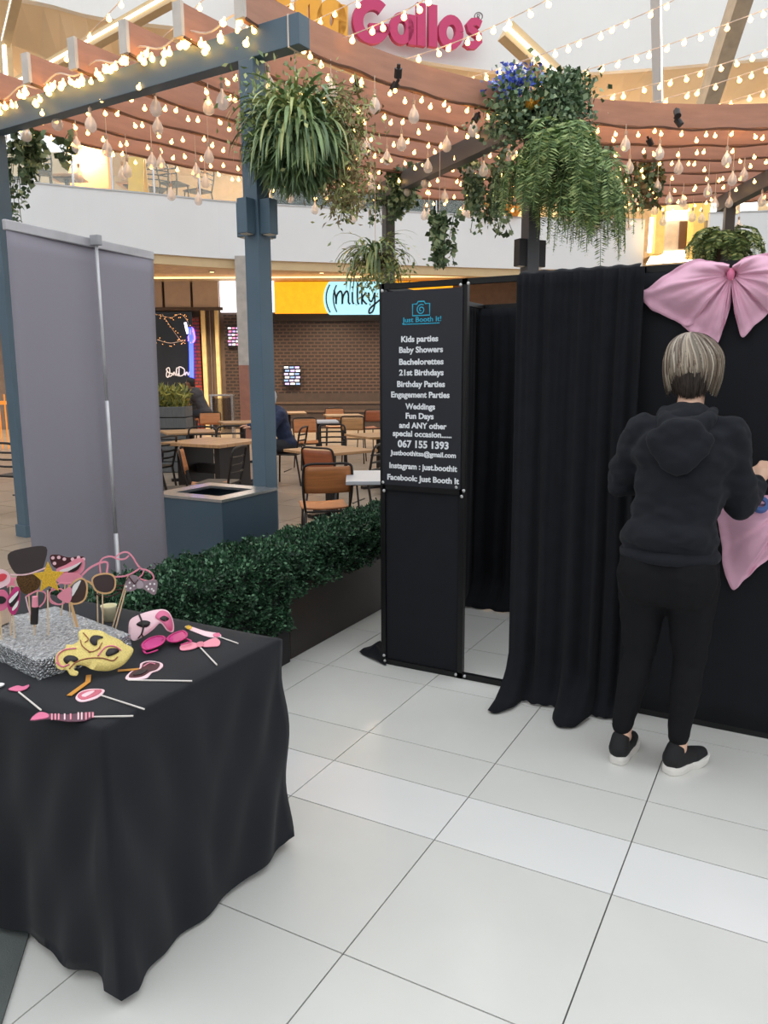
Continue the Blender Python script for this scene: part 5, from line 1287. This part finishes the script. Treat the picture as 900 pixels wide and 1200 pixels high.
# --- left restaurant with the neon window
yawed('window_4', 120, 366, 232, 505, mat('dark_window_glass', (22, 22, 26), .08, var=.3, scale=1.5), SD, .06, floor=True)['kind'] = 'structure'
bs = yawed('trim_3', 226, 372, 240, 505, M_brick, SD-.03, .1, floor=True); struct(bs)
M_jamb = mat('cream_jamb', (222, 196, 140), .6)
for i, (xa, xb, m_) in enumerate(((236, 247, M_jamb), (247, 252, M_brownwall), (252, 262, M_jamb))):
    struct(yawed('trim_%d' % (4+i), xa, 362, xb, 505, m_, SD-.1, .14, floor=True))
hp = empty('header_panels', cw(-5.5, SD-.2, 3.3), YAW, 'grey brown header panels above the restaurant window', 'panel')
for xa, xb in ((110, 150), (151, 178), (179, 192), (193, 225), (226, 258)):
    yawed('panel', xa, 328, xb-.6, 361, mat('header_panel', (186, 168, 152), .8, var=.06), SD-.12, .1, parent=hp)
yawed('rail', 110, 361, 262, 364, mat('header_rail', (80, 66, 56), .5), SD-.14, .12, parent=hp)
M_neon = mat('blue_neon', (90, 100, 255), .4, emit=(40, 60, 255), estr=5.0)
ns = empty('neon_sign', gd(224, 445, SD-.2), YAW, 'tall blue neon tube sign standing in the restaurant window', 'neon sign')
for dx in (0, 2.5): MB().tube([gd(222+dx, 384, SD-.2), gd(223+dx, 415, SD-.2), gd(223.5+dx, 444, SD-.2)], .035, 8).build('tube', M_neon, ns)
MB().tube(spline([gd(x, y, SD-.2) for x, y in ((221, 400), (225, 384), (228, 397), (224, 402), (221, 395), (226, 388))], 4), .03, 6).build('tube', mat('violet_neon', (150, 120, 255), .4, emit=(130, 90, 255), estr=4), ns)
MB().bar(gd(217, 378, SD-.2), gd(220, 391, SD-.2), .05, .05).build('tube', mat('white_neon', (240, 240, 255), .4, emit=(235, 235, 255), estr=3), ns)
scr = empty('neon_lettering', gd(208, 441, SD-.15), YAW, 'pale handwritten lettering on the dark restaurant window', 'sign')
M_pale = mat('pale_lettering', (190, 186, 190), .6, emit=(200, 195, 200), estr=.35)
for s in ([(196, 434), (195, 440), (197, 442), (199, 436), (198, 431), (195, 433), (198, 437), (202, 438), (200, 441), (197, 441)],
          [(203, 440), (204, 436), (206, 440), (207, 431), (207, 440), (210, 437), (209, 441)],
          [(210, 431), (210, 440), (215, 439), (216, 433), (211, 430), (207, 432)], [(217, 436), (217, 440), (219, 436), (221, 440), (222, 436), (224, 440)]):
    MB().tube(spline([gd(x, y, SD-.12) for x, y in s], 4), .018, 5).build('stroke', M_pale, scr)
rng = random.Random(3)
fz = empty('window_fairy_lights', gd(200, 400, SD-.15), YAW, 'small warm fairy lights strung inside the dark restaurant window', 'fairy lights')
M_amber = mat('amber_bulb', (255, 200, 140), .4, emit=(255, 170, 90), estr=1.6); bm_ = MB().ball((0, 0, 0), .013, 6, 4).mesh('bulb', M_amber)
pa = [(182, 368), (200, 372), (212, 368), (221, 378)]; pb = [(190, 368), (205, 390), (213, 401)]; pc = [(184, 398), (200, 402), (218, 398)]
for pl in (pa, pb, pc):
    q = spline([gd(x, y, SD-.13) for x, y in pl], 6); MB().tube(q, .008, 4).build('wire', M_wire, fz)
    for p in q[::1]:
        inst(bm_, 'bulb', fz, chain(fz).inverted() @ (p+Vector((rng.uniform(-.08, .08), 0, rng.uniform(-.1, .06)))))
# timber shelf far left behind the post; its warm light is emission in the material
sf = empty('timber_shelf', gd(-5, 505, 17), YAW, 'orange timber slatted screen with painted-on glow at far left', 'screen')
for i in range(6): yawed('slat', -30+i*7, 462, -25+i*7, 512, mat('self_lit_timber', (226, 150, 70), .6, emit=(255, 150, 50), estr=.4), 17, .05, floor=True, parent=sf)
yawed('rail', -32, 470, 14, 474, mat('self_lit_timber', (0, 0, 0)), 17.1, .05, parent=sf)
# --- tiled column
cl = empty('column', gd(287, 520, 18.5), YAW)
cl.location.z = 0; struct(cl)
a0, z0, a1, z1 = shop_rect(277, 300, 297, 428, 18.5)
for nm, za, zb, m_ in (('column_base', 0, z0, mat('pink_brown_tile', (150, 104, 88), .4)), ('column_shaft', z0, ZB+.05, mat('grey_column', (176, 170, 164), .7))):
    MB().box(cw((a0+a1)/2, 18.5, (za+zb)/2), (abs(a1-a0), .45, zb-za), YAW).build(nm, m_, cl)
# soffit downlights and cove lines
M_dl = mat('downlight_glow', (255, 235, 200), .4, emit=(255, 214, 150), estr=6)
for i, (a, D) in enumerate(((-7.5, 20.5), (-4.4, 20.6), (-1.6, 20.9), (1.6, 21.2), (5.0, 21.6), (-10.5, 20))):
    e = empty('downlight', cw(a, D, ZB), 0, ('downlight nearest the neon window', 'downlight over the cream door jambs', 'downlight in front of the milky sign', 'downlight above the photo booth banner', 'downlight above the black curtain', 'downlight furthest left behind the grey banner')[i], 'downlight', 'downlights under the balcony')
    MB().lathe([(.07, .0), (.085, -.02), (.085, .015)], cw(a, D, ZB), 16).build('rim', M_steel, e); MB().lathe([(.06, -.012), (.06, .0)], cw(a, D, ZB), 16).build('lens', M_dl, e)
    l = bpy.data.lights.new('downlight_lamp', 'SPOT'); l.energy = 850 if i in (1, 2, 3) else 600; l.color = (1, .8, .55); l.spot_size = 2.3; l.spot_blend = .6; l.shadow_soft_size = .08
    lo = bpy.data.objects.new('downlight_lamp', l); COL.objects.link(lo); lo.location = cw(a, D, ZB-.05)
for i, (xa, xb, y, D) in enumerate(((180, 300, 321, 21.5), (316, 560, 322, 21.5))):
    p = gd(xa, y, D); q = gd(xb, y, D); z = ZB-.04
    e = MB().bar(cw(p.dot(RH), D, z), cw(q.dot(RH), D, z), .06, .04).build('cove_light', mat('cove_glow', (255, 230, 190), .4, emit=(255, 205, 140), estr=2.2))
    tag(e, ('thin warm cove light along the soffit before the restaurant', 'thin warm cove light along the soffit before the orange sign')[i], 'light')
# --- lit lift lobby in the gap of the parapet
M_yel = mat('yellow_pillar_glow', (236, 200, 110), .6, emit=(255, 205, 100), estr=.35)  # light falling on the pillars is put in as weak emission
M_lobby = mat('lobby_white', (226, 214, 202), .6)
lb = empty('lift_lobby', gd(790, 305, 21), YAW, 'bright round lift shaft between two yellow pillars in the balcony gap', 'lift')
lb.location.z = 3.9
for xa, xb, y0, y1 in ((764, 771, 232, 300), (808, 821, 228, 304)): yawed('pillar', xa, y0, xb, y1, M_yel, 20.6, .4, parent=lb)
cc = gd(790, 305, 21.6); cc.z = 0; ztop = gd(790, 262, 21.6).z; zbot = gd(790, 298, 21.6).z
MB().cyl(cc+Vector((0, 0, zbot)), cc+Vector((0, 0, ztop)), .55, n=28).build('drum', M_lobby, lb, smooth=False)
MB().cyl(cc+Vector((0, 0, ztop)), cc+Vector((0, 0, ztop+.22)), .62, n=28).build('glow_ring', M_led, lb)
MB().cyl(cc+Vector((0, 0, zbot-.3)), cc+Vector((0, 0, zbot)), .75, .6, n=28).build('glow_ring', M_led, lb)
MB().box(cc-WH*.56+Vector((0, 0, (ztop+zbot)/2)), (.22, .06, ztop-zbot-.1), YAW).build('slot', mat('lobby_slot', (96, 70, 60), .5), lb)
MB().bar(gd(764, 255, 20.3), gd(761, 296, 20.3), .09, .06).build('edge_light', M_led, lb)

# ================================================================== pink and orange sign on the fascia
def fas_at(px):
    a, b = None, None
    best = min(range(len(fas)-1), key=lambda i: abs(((fas[i]+fas[i+1])*.5-CAM).normalized().dot(RH)-(ray(px, 40)).normalized().dot(RH)))
    return fas[best], fas[best+1]
A_, _ = fas_at(400); _, B_ = fas_at(580)
tdir = (B_-A_); tdir.z = 0; tdir.normalize(); ndir = Vector((tdir.y, -tdir.x, 0))
O_ = A_+ndir*.22
def fpx(x, y):
    d = ray(x, y); t = (O_-CAM).dot(ndir)/d.dot(ndir); P = CAM+d*t
    return ((P-O_).dot(tdir), P.z-O_.z)
frS = (O_, tdir, Vector((0, 0, 1)), ndir)
M_pink = mat('sign_magenta', (196, 52, 104), .5, var=.04); M_or = mat('sign_orange', (238, 168, 52), .5, var=.04)
sgn = empty('restaurant_sign', O_, 0, 'raised magenta lettering Gallos after hidden orange letters on the white fascia', 'sign')
kk = (fpx(500, 30)[0]-fpx(490, 30)[0])/10
def arc(cx, cy, rx, ry, t0, t1, n=24): return [fpx(cx+rx*cos(radians(t0+(t1-t0)*i/n)), cy-ry*sin(radians(t0+(t1-t0)*i/n))) for i in range(n+1)]
w = 10.5*kk
def letter(*segs, m_=M_pink, depth=.12):
    mb = MB()
    for s, ww in segs: mb.ribbon(s, ww, depth, frS)
    mb.build('letter', m_, sgn)
letter((arc(434, 27, 16.5, 20, 42, 360-14), w*1.08), ([fpx(431, 35), fpx(453.5, 36)], w*.85))
letter((arc(468.5, 35.5, 9.5, 13.5, 0, 360), w*.85), ([fpx(481, 20), fpx(481, 55)], w*.9))
letter(([fpx(491.5, 6), fpx(491.5, 56)], w*.95)); letter(([fpx(505, 8), fpx(505, 57)], w*.95))
letter((arc(526, 40, 10, 14.5, 0, 360), w*.9))
letter(([fpx(*p) for p in [(561, 31), (556, 27.5), (551, 28), (547.5, 32), (549, 36.5), (554, 40), (558.5, 44), (559, 50), (554, 55), (548, 55), (543, 51)]], w*.75))
letter((arc(560.5, 19.5, 4.6, 4.6, 0, 360), kk*1.0), m_=mat('mark_grey', (120, 112, 112), .6), depth=.02)
letter(([fpx(559, 22), fpx(559, 17), fpx(562, 17.5), fpx(561.5, 19.5), fpx(559, 19.7), fpx(562, 22)], kk*.8), m_=mat('mark_grey', (0, 0, 0)), depth=.02)
# orange letters, mostly hidden by the beam: only their visible rounded blocks
letter((arc(387, 26, 10, 16, 0, 360), w*1.3), ([fpx(400, 8), fpx(400, 52)], w*.95), m_=M_or)
letter(([fpx(350, 54), fpx(352, 5), fpx(368, 5), fpx(370, 54)], w*1.3), m_=M_or)
letter((arc(318, 10, 14, 18, 0, 360), w*1.3), m_=M_or)

# ================================================================== upper level behind the parapet
ZU = 5.3
slab('floor_upper', par_l, ZU-.2, mat('upper_floor_tile', (190, 172, 146), .4), .2, 26.0, .2)
slab('floor_upper_right', par_r, ZU-.2, mat('upper_floor_tile', (0, 0, 0)), .2, 26.0, .2)
def up_at(px, py, D): return gd(px, py, D)
def upper_chair(px, deg, D, label):
    P = gd(px, 230, D); P.z = ZU; o_ = place('dark', P, YAW+radians(deg), label, 'chair', 'chairs on the upper level'); o_.scale = (1.25, 1.25, 1.3); return o_
upper_chair(48, 200, 17.6, 'upper level dark chair at far left beside the amber panel'); upper_chair(182, 30, 19.2, 'upper level dark chair nearest the yellow board')
upper_chair(205, -20, 18.7, 'upper level dark chair second from the yellow board'); upper_chair(232, 60, 19.4, 'upper level dark chair furthest right on the balcony'); upper_chair(30, 90, 18.2, 'upper level dark chair at the very left edge')
for px, D, lab in ((160, 20.6, 'upper level oak table behind the yellow board'), (80, 19.8, 'upper level oak table beside the amber panel')):
    P = gd(px, 230, D); P.z = ZU; place('oak', P, YAW, lab, 'table', 'tables on the upper level').scale = (1, 1, 1.35)
P = gd(163, 230, 18.4); P.z = ZU; e = empty('notice_board', P, YAW, 'bright yellow folding notice board on the upper level', 'board')
M_yb = mat('board_yellow', (240, 196, 30), .5)
for s in (-1, 1): MB().box((0, s*.16, .55), (.34, .03, 1.1), M=Matrix.Rotation(s*.22, 4, 'X')).build('leaf', M_yb, e, world=False)
# amber wood panel and warm back fittings
a0, z0, a1, z1 = shop_rect(78, 140, 130, 235, 22.0)
o = MB().box(cw((a0+a1)/2, 22.0, ZU+1.35), (abs(a1-a0), .2, 2.7), YAW).build('timber_partition', mat('amber_timber', (206, 146, 82), .6, var=.15, scale=4, stretch=(1, 1, 8))); tag(o, 'amber timber partition on the upper level above the grey banner', 'partition')
# glass balustrade posts on the parapet
Mgls = mat('balustrade_glass', (214, 226, 222), .05, alpha=.16)
k = len(par_l)
gb = empty('glass_balustrade', par_l[8]*1, 0, 'low glass balustrade with slim posts standing on the white parapet', 'balustrade')
for i in range(3, k-6, 3):
    a, b = par_l[i].copy(), par_l[min(i+3, k-1)].copy(); a.z = b.z = ZT+.48; a += WH*.08; b += WH*.08
    MB().bar(a.lerp(b, .03), a.lerp(b, .97), .012, .85).build('pane', Mgls, gb); MB().cyl((a.x, a.y, ZT+.03), (a.x, a.y, ZT+.95), .025, n=8).build('post', M_steel, gb)
# dark green planter hedge on the balcony
hb = empty('balcony_hedge', par_l[24]*1, 0, 'long dark green hedge standing behind the parapet of the upper level', 'hedge')
rng = np.random.default_rng(51); Pn = []; pts = [gz(x, y, ZT) for x, y in ((318, 241), (380, 244), (450, 247), (520, 251), (570, 254))]
for i in range(4):
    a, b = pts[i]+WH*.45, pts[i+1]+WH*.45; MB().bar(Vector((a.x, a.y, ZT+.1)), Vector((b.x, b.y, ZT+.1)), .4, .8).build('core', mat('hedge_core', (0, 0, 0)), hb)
    n = 1600; t = rng.random(n); Pn.append(np.array(a)+np.outer(t, np.array(b-a))+np.outer(rng.normal(-.2, .05, n), np.array(WH))+np.outer(rng.uniform(-.2, .58, n), [0, 0, 1]))
Pn = np.concatenate(Pn); cloud('leaves', Pn, rng.normal(0, .7, (len(Pn), 3))-np.array(WH)*.5+[0, 0, .4], .11, [mat('balcony_leaf', (74, 92, 74), .6), mat('balcony_leaf_dark', (52, 68, 56), .6)], hb, .6, seed=52)
# orange pots on the parapet by the big fern
for i, (x, y) in enumerate(((601, 254), (572, 252))):
    p = gz(x, y, ZT)+WH*.1; e = empty('plant_pot', Vector((p.x, p.y, ZT+.03)), 0, ('orange plant pot on the parapet just left of the big fern', 'yellow orange plant pot on the parapet under the dark ivy mass')[i], 'pot')
    MB().lathe([(.14, 0), (.2, .1), (.22, .3), (.2, .42), (.17, .42), (.17, .3)], Vector((p.x, p.y, ZT+.03)), 18).build('pot', mat('orange_glaze', (236, 150, 50), .5), e, smooth=True)
    rng = np.random.default_rng(60+i); Pl = np.array((p.x, p.y, ZT+.45))+rng.normal(0, .1, (120, 3)); cloud('leaves', Pl, rng.normal(0, 1, (120, 3))+[0, 0, 1], .16, M_ivy, e, .3, seed=61)
# bright shop windows on the upper level at the right
for i, (xa, xb, y0, y1) in enumerate(((833, 850, 236, 254), (868, 886, 234, 254))):
    o = yawed('lit_window', xa, y0, xb, y1, mat('window_glow', (245, 250, 255), .5, emit=(235, 242, 255), estr=1.3), 24, .06); tag(o, ('bright upper level window left of the right dark post', 'bright upper level window right of the right dark post')[i], 'window')
# column upstairs and lights
cpx = gd(790, 110, 24); o = MB().cyl((cpx.x, cpx.y, ZU), (cpx.x, cpx.y, ZF-.5), .45, n=24).build('column_upper', mat('tan_column', (206, 176, 132), .7), None, smooth=False); struct(o)
for i, (a, D) in enumerate(((-8, 21.5), (-4, 22.2), (0, 22.8), (4.5, 23.2), (8.5, 23))):
    e = empty('ceiling_lamp', cw(a, D, ZF-.75), 0, ('upper level round ceiling lamp furthest left', 'upper level round ceiling lamp second from left', 'upper level round ceiling lamp in the middle', 'upper level round ceiling lamp right of the middle', 'upper level round ceiling lamp furthest right')[i], 'ceiling lamp', 'upper level ceiling lamps')
    MB().lathe([(.16, 0), (.18, -.05), (.15, -.07)], cw(a, D, ZF-.75), 20).build('shade', M_white, e); MB().lathe([(.14, -.072), (.14, -.066)], cw(a, D, ZF-.75), 20).build('diffuser', M_dl, e)
    l = bpy.data.lights.new('ceiling_lamp_light', 'POINT'); l.energy = 330; l.color = (1, .88, .7); l.shadow_soft_size = .15
    lo = bpy.data.objects.new('ceiling_lamp_light', l); COL.objects.link(lo); lo.location = cw(a, D, ZF-1.15)

# ================================================================== woman hanging the bow, seen from behind
WO = Vector((-.44, 3.1, 0))
M_hood = mat('black_hoodie', (30, 32, 38), .9, var=.1, scale=9, bump=.08, bscale=250, sheen=.05, spec=.2); M_leg = mat('black_leggings', (20, 20, 23), .85, var=.08, spec=.2)
M_sneak = mat('black_knit_sneaker', (22, 22, 24), .8, bump=.2, bscale=300); M_sole = mat('white_rubber_sole', (226, 222, 216), .5); M_wskin = mat('light_skin', (232, 188, 162), .5, var=.04)
V3 = lambda x, y, z: Vector((x, y, z))
hipL, hipR = V3(-.075, .02, .82), V3(.105, .02, .82); kneeL, kneeR = V3(-.075, .02, .47), V3(.115, .03, .47); ankL, ankR = V3(-.118, -.03, .10), V3(.10, -.02, .10)
pel = V3(.015, .02, .87); waist = V3(.03, .02, 1.03); chest = V3(.045, .04, 1.25); neck0 = V3(.05, .07, 1.42); neck1 = V3(.052, .10, 1.50); head = V3(.05, .12, 1.60)
shL, shR = V3(-.115, .05, 1.35), V3(.195, .05, 1.35); elL, elR = V3(-.20, .14, 1.14), V3(.258, .12, 1.085); wrL, wrR = V3(-.02, .30, 1.16), V3(.29, .30, 1.13)
S = [('e', pel, (.165, .12, .12)), ('c', pel, waist, .13, .115, .8), ('c', waist, chest, .115, .145, .75), ('e', chest+V3(0, 0, .03), (.165, .11, .12)), ('c', chest+V3(0, 0, .1), neck0, .09, .058), ('c', neck0, neck1, .052, .05), ('c', neck1, head, .05, .06), ('e', head, (.073, .092, .112)), ('e', head+V3(0, .05, -.05), (.05, .05, .06)), ('e', head+V3(0, .1, -.01), (.013, .018, .022))]
for s_, e_, w_ in ((shL, elL, wrL), (shR, elR, wrR)): S += [('c', s_, e_, .05, .04), ('c', e_, w_, .04, .026), ('c', chest+V3(0, 0, .08), s_, .07, .055)]
for h_, k_, a_ in ((hipL, kneeL, ankL), (hipR, kneeR, ankR)): S += [('c', h_, k_, .085, .055), ('c', k_, k_.lerp(a_, .35), .052, .052), ('c', k_.lerp(a_, .35), a_, .05, .034), ('c', a_, a_+V3(0, .14, -.06), .035, .028)]
for s in (-1, 1): S.append(('e', head+V3(s*.074, .0, -.015), (.011, .02, .03)))
def hand(w_, d, up_, side):
    """palm, four curled fingers and a thumb; d points along the hand, up_ is the back of the hand, side points to the thumb"""
    pc = w_+d*.05; out = [('c', w_, pc+d*.02, .024, .027, 1), ('c', pc-side*.02+d*.02, pc+side*.02+d*.02, .018, .018)]
    for q, l in enumerate((.85, 1.0, .95, .75)):
        b0 = pc+d*.04+side*(.027-.018*q); b1 = b0+d*(.034*l)-up_*.008; b2 = b1+d*(.016*l)-up_*(.022*l); b3 = b2-up_*(.02*l)-d*.006
        out += [('c', b0, b1, .0095, .009), ('c', b1, b2, .009, .0085), ('c', b2, b3, .0085, .0075)]
    t0 = w_+d*.03+side*.026; out += [('c', t0, t0+d*.03+side*.02, .011, .0095), ('c', t0+d*.03+side*.02, t0+d*.055+side*.012-up_*.01, .0095, .008)]
    return out
dR = V3(.3, .62, .72).normalized(); uR = V3(.1, -.75, .65).normalized(); S += hand(wrR+dR*.0, dR, uR, V3(-.93, .1, .3).normalized())
dL = V3(.75, .6, .1).normalized(); S += hand(wrL, dL, V3(0, -.1, 1).normalized(), V3(-.3, .6, .5).normalized())
wm = organic('person', S, M_wskin, None, .0065, 3, world=False); wm.location = WO
tag(wm, 'woman with a grey blonde bob in black hoodie and leggings seen from behind', 'person')
# leggings
L_ = [('e', pel+V3(0, -.0, -.03), (.19, .14, .14)), ('e', V3(-.055, -.035, .80), (.115, .1, .13)), ('e', V3(.09, -.035, .80), (.115, .1, .13)), ('e', V3(.018, -.03, .78), (.1, .085, .1)), ('c', pel, waist, .14, .125, .85)]
for h_, k_, a_ in ((hipL, kneeL, ankL), (hipR, kneeR, ankR)): L_ += [('c', h_+V3(0, 0, -.04), k_, .108, .066), ('c', k_, k_.lerp(a_, .33), .06, .064), ('c', k_.lerp(a_, .33), a_+V3(0, 0, .05), .062, .043)]
organic('leggings', L_, M_leg, wm, .01, 8, .004, 14, world=False)
# hoodie: body, sleeves, ribbed hem
H_ = [('c', V3(.018, .01, .90), waist, .175, .165, .78), ('c', waist, chest, .165, .18, .74), ('e', chest+V3(0, 0, .02), (.2, .14, .15)), ('c', chest+V3(0, 0, .09), neck0+V3(0, 0, -.035), .13, .085), ('e', V3(.02, -.0, .96), (.19, .145, .1))]
for s_, e_, w_, f_ in ((shL, elL, wrL, 1), (shR, elR, wrR, 1)): H_ += [('c', chest+V3(0, 0, .07), s_, .1, .07), ('c', s_, e_, .074, .068), ('c', e_, w_-(w_-e_)*.06, .068, .05)]
def clip_hem(co):
    co[:, 2] = np.where(co[:, 2] < .872+.03*co[:, 0], .872+.03*co[:, 0], co[:, 2]); return co
organic('hoodie', H_, M_hood, wm, .0095, 6, .017, 8, world=False, pre=clip_hem)
organic('hem_band', [('c', V3(.018+.165*cos(t*pi/12), .008+.122*sin(t*pi/12), .885), V3(.018+.165*cos((t+1)*pi/12), .008+.122*sin((t+1)*pi/12), .885), .026, .026) for t in range(24)], M_hood, wm, .009, 3, world=False)
for w_, e_ in ((wrL, elL), (wrR, elR)):
    d_ = (w_-e_).normalized(); organic('cuff', [('c', w_-d_*.035, w_-d_*.0, .044, .04)], M_hood, wm, .008, 2, world=False)
# hood lying on the back
def hoodfn(co): return co
hs = []
for t in range(13):
    a = pi*(t/12); k_ = .026+.024*sin(a); hs.append(('e', V3(.05+.085*cos(a), .06-.115*sin(a), 1.432-.06*sin(a)), (k_, k_, k_)))
for t in range(9):
    u = (t/8*2-1)*.78; hs.append(('e', V3(.045+.105*u, -.075-.035*(1-u*u), 1.385-.125*(1-u*u)), (.03+.018*(1-u*u), .03, .03+.025*(1-u*u))))
hs.append(('e', V3(.045, -.09, 1.335), (.1, .036, .085)))
organic('hood', hs, M_hood, wm, .009, 5, .008, 12, world=False)
# shoes
for nm, a_, turn in (('L', ankL, -.12), ('R', ankR, -.55)):
    R_ = Matrix.Rotation(turn, 3, 'Z'); at_ = lambda x, y, z: V3(a_.x, a_.y, 0)+R_ @ V3(x*.88, y*.86, z*.92)
    up_ = organic('sneaker', [('c', at_(0, -.03, .065), at_(0, -.012, .108), .042, .037), ('c', at_(0, -.025, .06), at_(0, .1, .052), .042, .036), ('c', at_(0, .1, .05), at_(0, .17, .045), .038, .028)], M_sneak, wm, .007, 2, world=False)
    mb = MB(); prof = [(-.036, -.045), (-.043, -.0), (-.038, .06), (-.046, .12), (-.040, .17), (-.018, .205), (.018, .205), (.040, .17), (.046, .12), (.038, .06), (.043, .0), (.036, -.045), (.02, -.066), (-.02, -.066)]
    q = spline([Vector(p) for p in prof], 4, True); k = len(q); vs = []
    for z, s_ in ((.0, .93), (.006, 1.0), (.022, 1.03), (.034, .97)):
        for p in q:
            wav = .006*(p.y < -.02)*(z > .01)+.004*sin(p.y*40)*(z > .01); vs.append(at_(p.x*s_, p.y*s_-.0, z+wav+(.012*max(0, p.y-.13)/.07 if z < .03 else .004)))
    mb.add(vs, [(r_*k+i, r_*k+(i+1) % k, (r_+1)*k+(i+1) % k, (r_+1)*k+i) for r_ in range(3) for i in range(k)]+[tuple(range(k))[::-1], tuple(3*k+i for i in range(k))])
    mb.build('sole', M_sole, up_, world=False, smooth=False)
# hair
M_hair = bpy.data.materials.new('ash_blonde_hair'); M_hair.use_nodes = True; nt = M_hair.node_tree; b_ = nt.nodes['Principled BSDF']; b_.inputs['Roughness'].default_value = .42
at = nt.nodes.new('ShaderNodeVertexColor'); at.layer_name = 'strand'; nt.links.new(at.outputs['Color'], b_.inputs['Base Color'])
hc_ = head+V3(0, -.012, .012); rx, ry, rz_ = .106, .118, .114
mb = MB(); cols = []; r = random.Random(5)
pal = [lin(c_) for c_ in ((188, 172, 152), (160, 144, 126), (132, 114, 98), (206, 194, 176), (108, 90, 76), (172, 158, 142))]
crown = radians(8)
for i in range(1500):
    a = r.uniform(0, 2*pi)                     # 0 = right (+X), -90deg = back
    fx, fy = cos(a), sin(a)
    if fy > .62: hem = 1.62                    # fringe side kept above the face
    else:
        back = max(0, -fy); hem = 1.486+.05*back**2.5+.035*r.random()*back+.01*r.random()
        if fy > .2: hem += .02
    lay = r.choice((0, 0, .4, .75)); t0 = lay*.9
    o0 = 1+r.uniform(-.015, .06); pts = []; sw = r.uniform(.05, .45)
    K = 10
    zz_top = hc_.z+rz_*o0
    for k in range(K):
        th = t0+(1.62-t0)*k/(K-1)
        aa = a-sw*(1.2-th/1.62); pts.append(V3(hc_.x+rx*o0*sin(th)*cos(aa), hc_.y+ry*o0*sin(th)*sin(aa), hc_.z+rz_*o0*cos(th)))
    last = pts[-1]; L2 = max(0.0, last.z-hem)
    if L2 > 0:
        for k in range(1, 6):
            f_ = k/5; pts.append(V3(last.x-fx*.02*f_*f_, last.y-fy*(.03+.02*max(0, -fy))*f_*f_, last.z-L2*f_))
    else: pts = [p for p in pts if p.z > hem] or pts[:2]
    # sweep to the side parting
    pts = [p+V3(-.012*max(0, 1-(hc_.z+rz_-p.z)/.08), 0, 0) for p in pts]
    s_ = V3(-fy, fx, 0); ww = r.uniform(.004, .009); vs = []
    for k, p in enumerate(pts):
        t = k/(len(pts)-1) if len(pts) > 1 else 0; wk = ww*(1-.75*t**3); vs += [p+s_*wk/2, p-s_*wk/2]
    n0 = len(vs); mb.add(vs, [(2*k, 2*k+1, 2*k+3, 2*k+2) for k in range(len(pts)-1)]); c_ = r.choice(pal); f_ = r.choice((.4, .65, .8, .9, 1.0)); c_ = tuple(v*f_ for v in c_); cols += [c_]*n0
k0 = len(mb.v); mb.ball(hc_+V3(0, 0, .005), (rx*.94, ry*.94, rz_*.95), 24, 14)
keep = []
base_c = lin((120, 104, 90)); cols += [base_c]*(len(mb.v)-k0)
mb.f = [f for f in mb.f if not (min(f) >= k0 and (sum(mb.v[i][2] for i in f)/len(f) < hc_.z-.02 or (sum(mb.v[i][1] for i in f)/len(f) > hc_.y+.06 and sum(mb.v[i][2] for i in f)/len(f) < hc_.z+.05)))]
mb.mi = [0]*len(mb.f)
hair = mb.build('hair', M_hair, wm, world=False, smooth=True)
ca = hair.data.color_attributes.new('strand', 'FLOAT_COLOR', 'POINT')
ca.data.foreach_set('color', np.concatenate([np.array(cols), np.ones((len(cols), 1))], 1).astype(np.float32).ravel())
mb = MB(); r = random.Random(8)
for i in range(420):
    a = -pi/2+r.gauss(0, .62); fx, fy = cos(a), sin(a); z1_ = 1.478+.02*r.random()+.012*abs(fx); o0 = r.uniform(.84, .97); pts = []
    for k in range(7):
        f_ = k/6; z_ = 1.60+(z1_-1.60)*f_; rr_ = o0*(1-.30*f_**1.5)
        pts.append(V3(hc_.x+rx*rr_*fx+.006*sin(f_*3+i), hc_.y+ry*rr_*fy, z_))
    s_ = V3(-fy, fx, 0); ww = r.uniform(.004, .008); vs = []
    for k, p in enumerate(pts): wk = ww*(1-.85*(k/6)**3); vs += [p+s_*wk/2, p-s_*wk/2]
    mb.add(vs, [(2*k, 2*k+1, 2*k+3, 2*k+2) for k in range(6)])
mb.build('nape_hair', mat('dark_nape_hair', (52, 42, 36), .6, var=.3, scale=60), wm, world=False, smooth=True)
for s in (-1, 1): MB().ball(head+V3(s*.03, .083, .005), (.012, .006, .008), 10, 6).build('eye', M_wh, wm, world=False)
MB().tube([head+V3(-.022, .09, -.06), head+V3(0, .098, -.061), head+V3(.022, .09, -.06)], .004, 6).build('mouth', mat('lip', (0, 0, 0)), wm, world=False)
# roll of blue tape in her hand
tp = WO+wrR+V3(.02, .07, -.085)
o = MB().lathe([(.018, -.012), (.034, -.012), (.034, .012), (.018, .012), (.018, -.012)], (0, 0, 0), 20).build('tape_roll', mat('blue_tape', (60, 96, 160), .5)); o.location = tp; o.rotation_euler = (.9, .3, 0); tag(o, 'small blue tape roll held by the woman', 'tape')
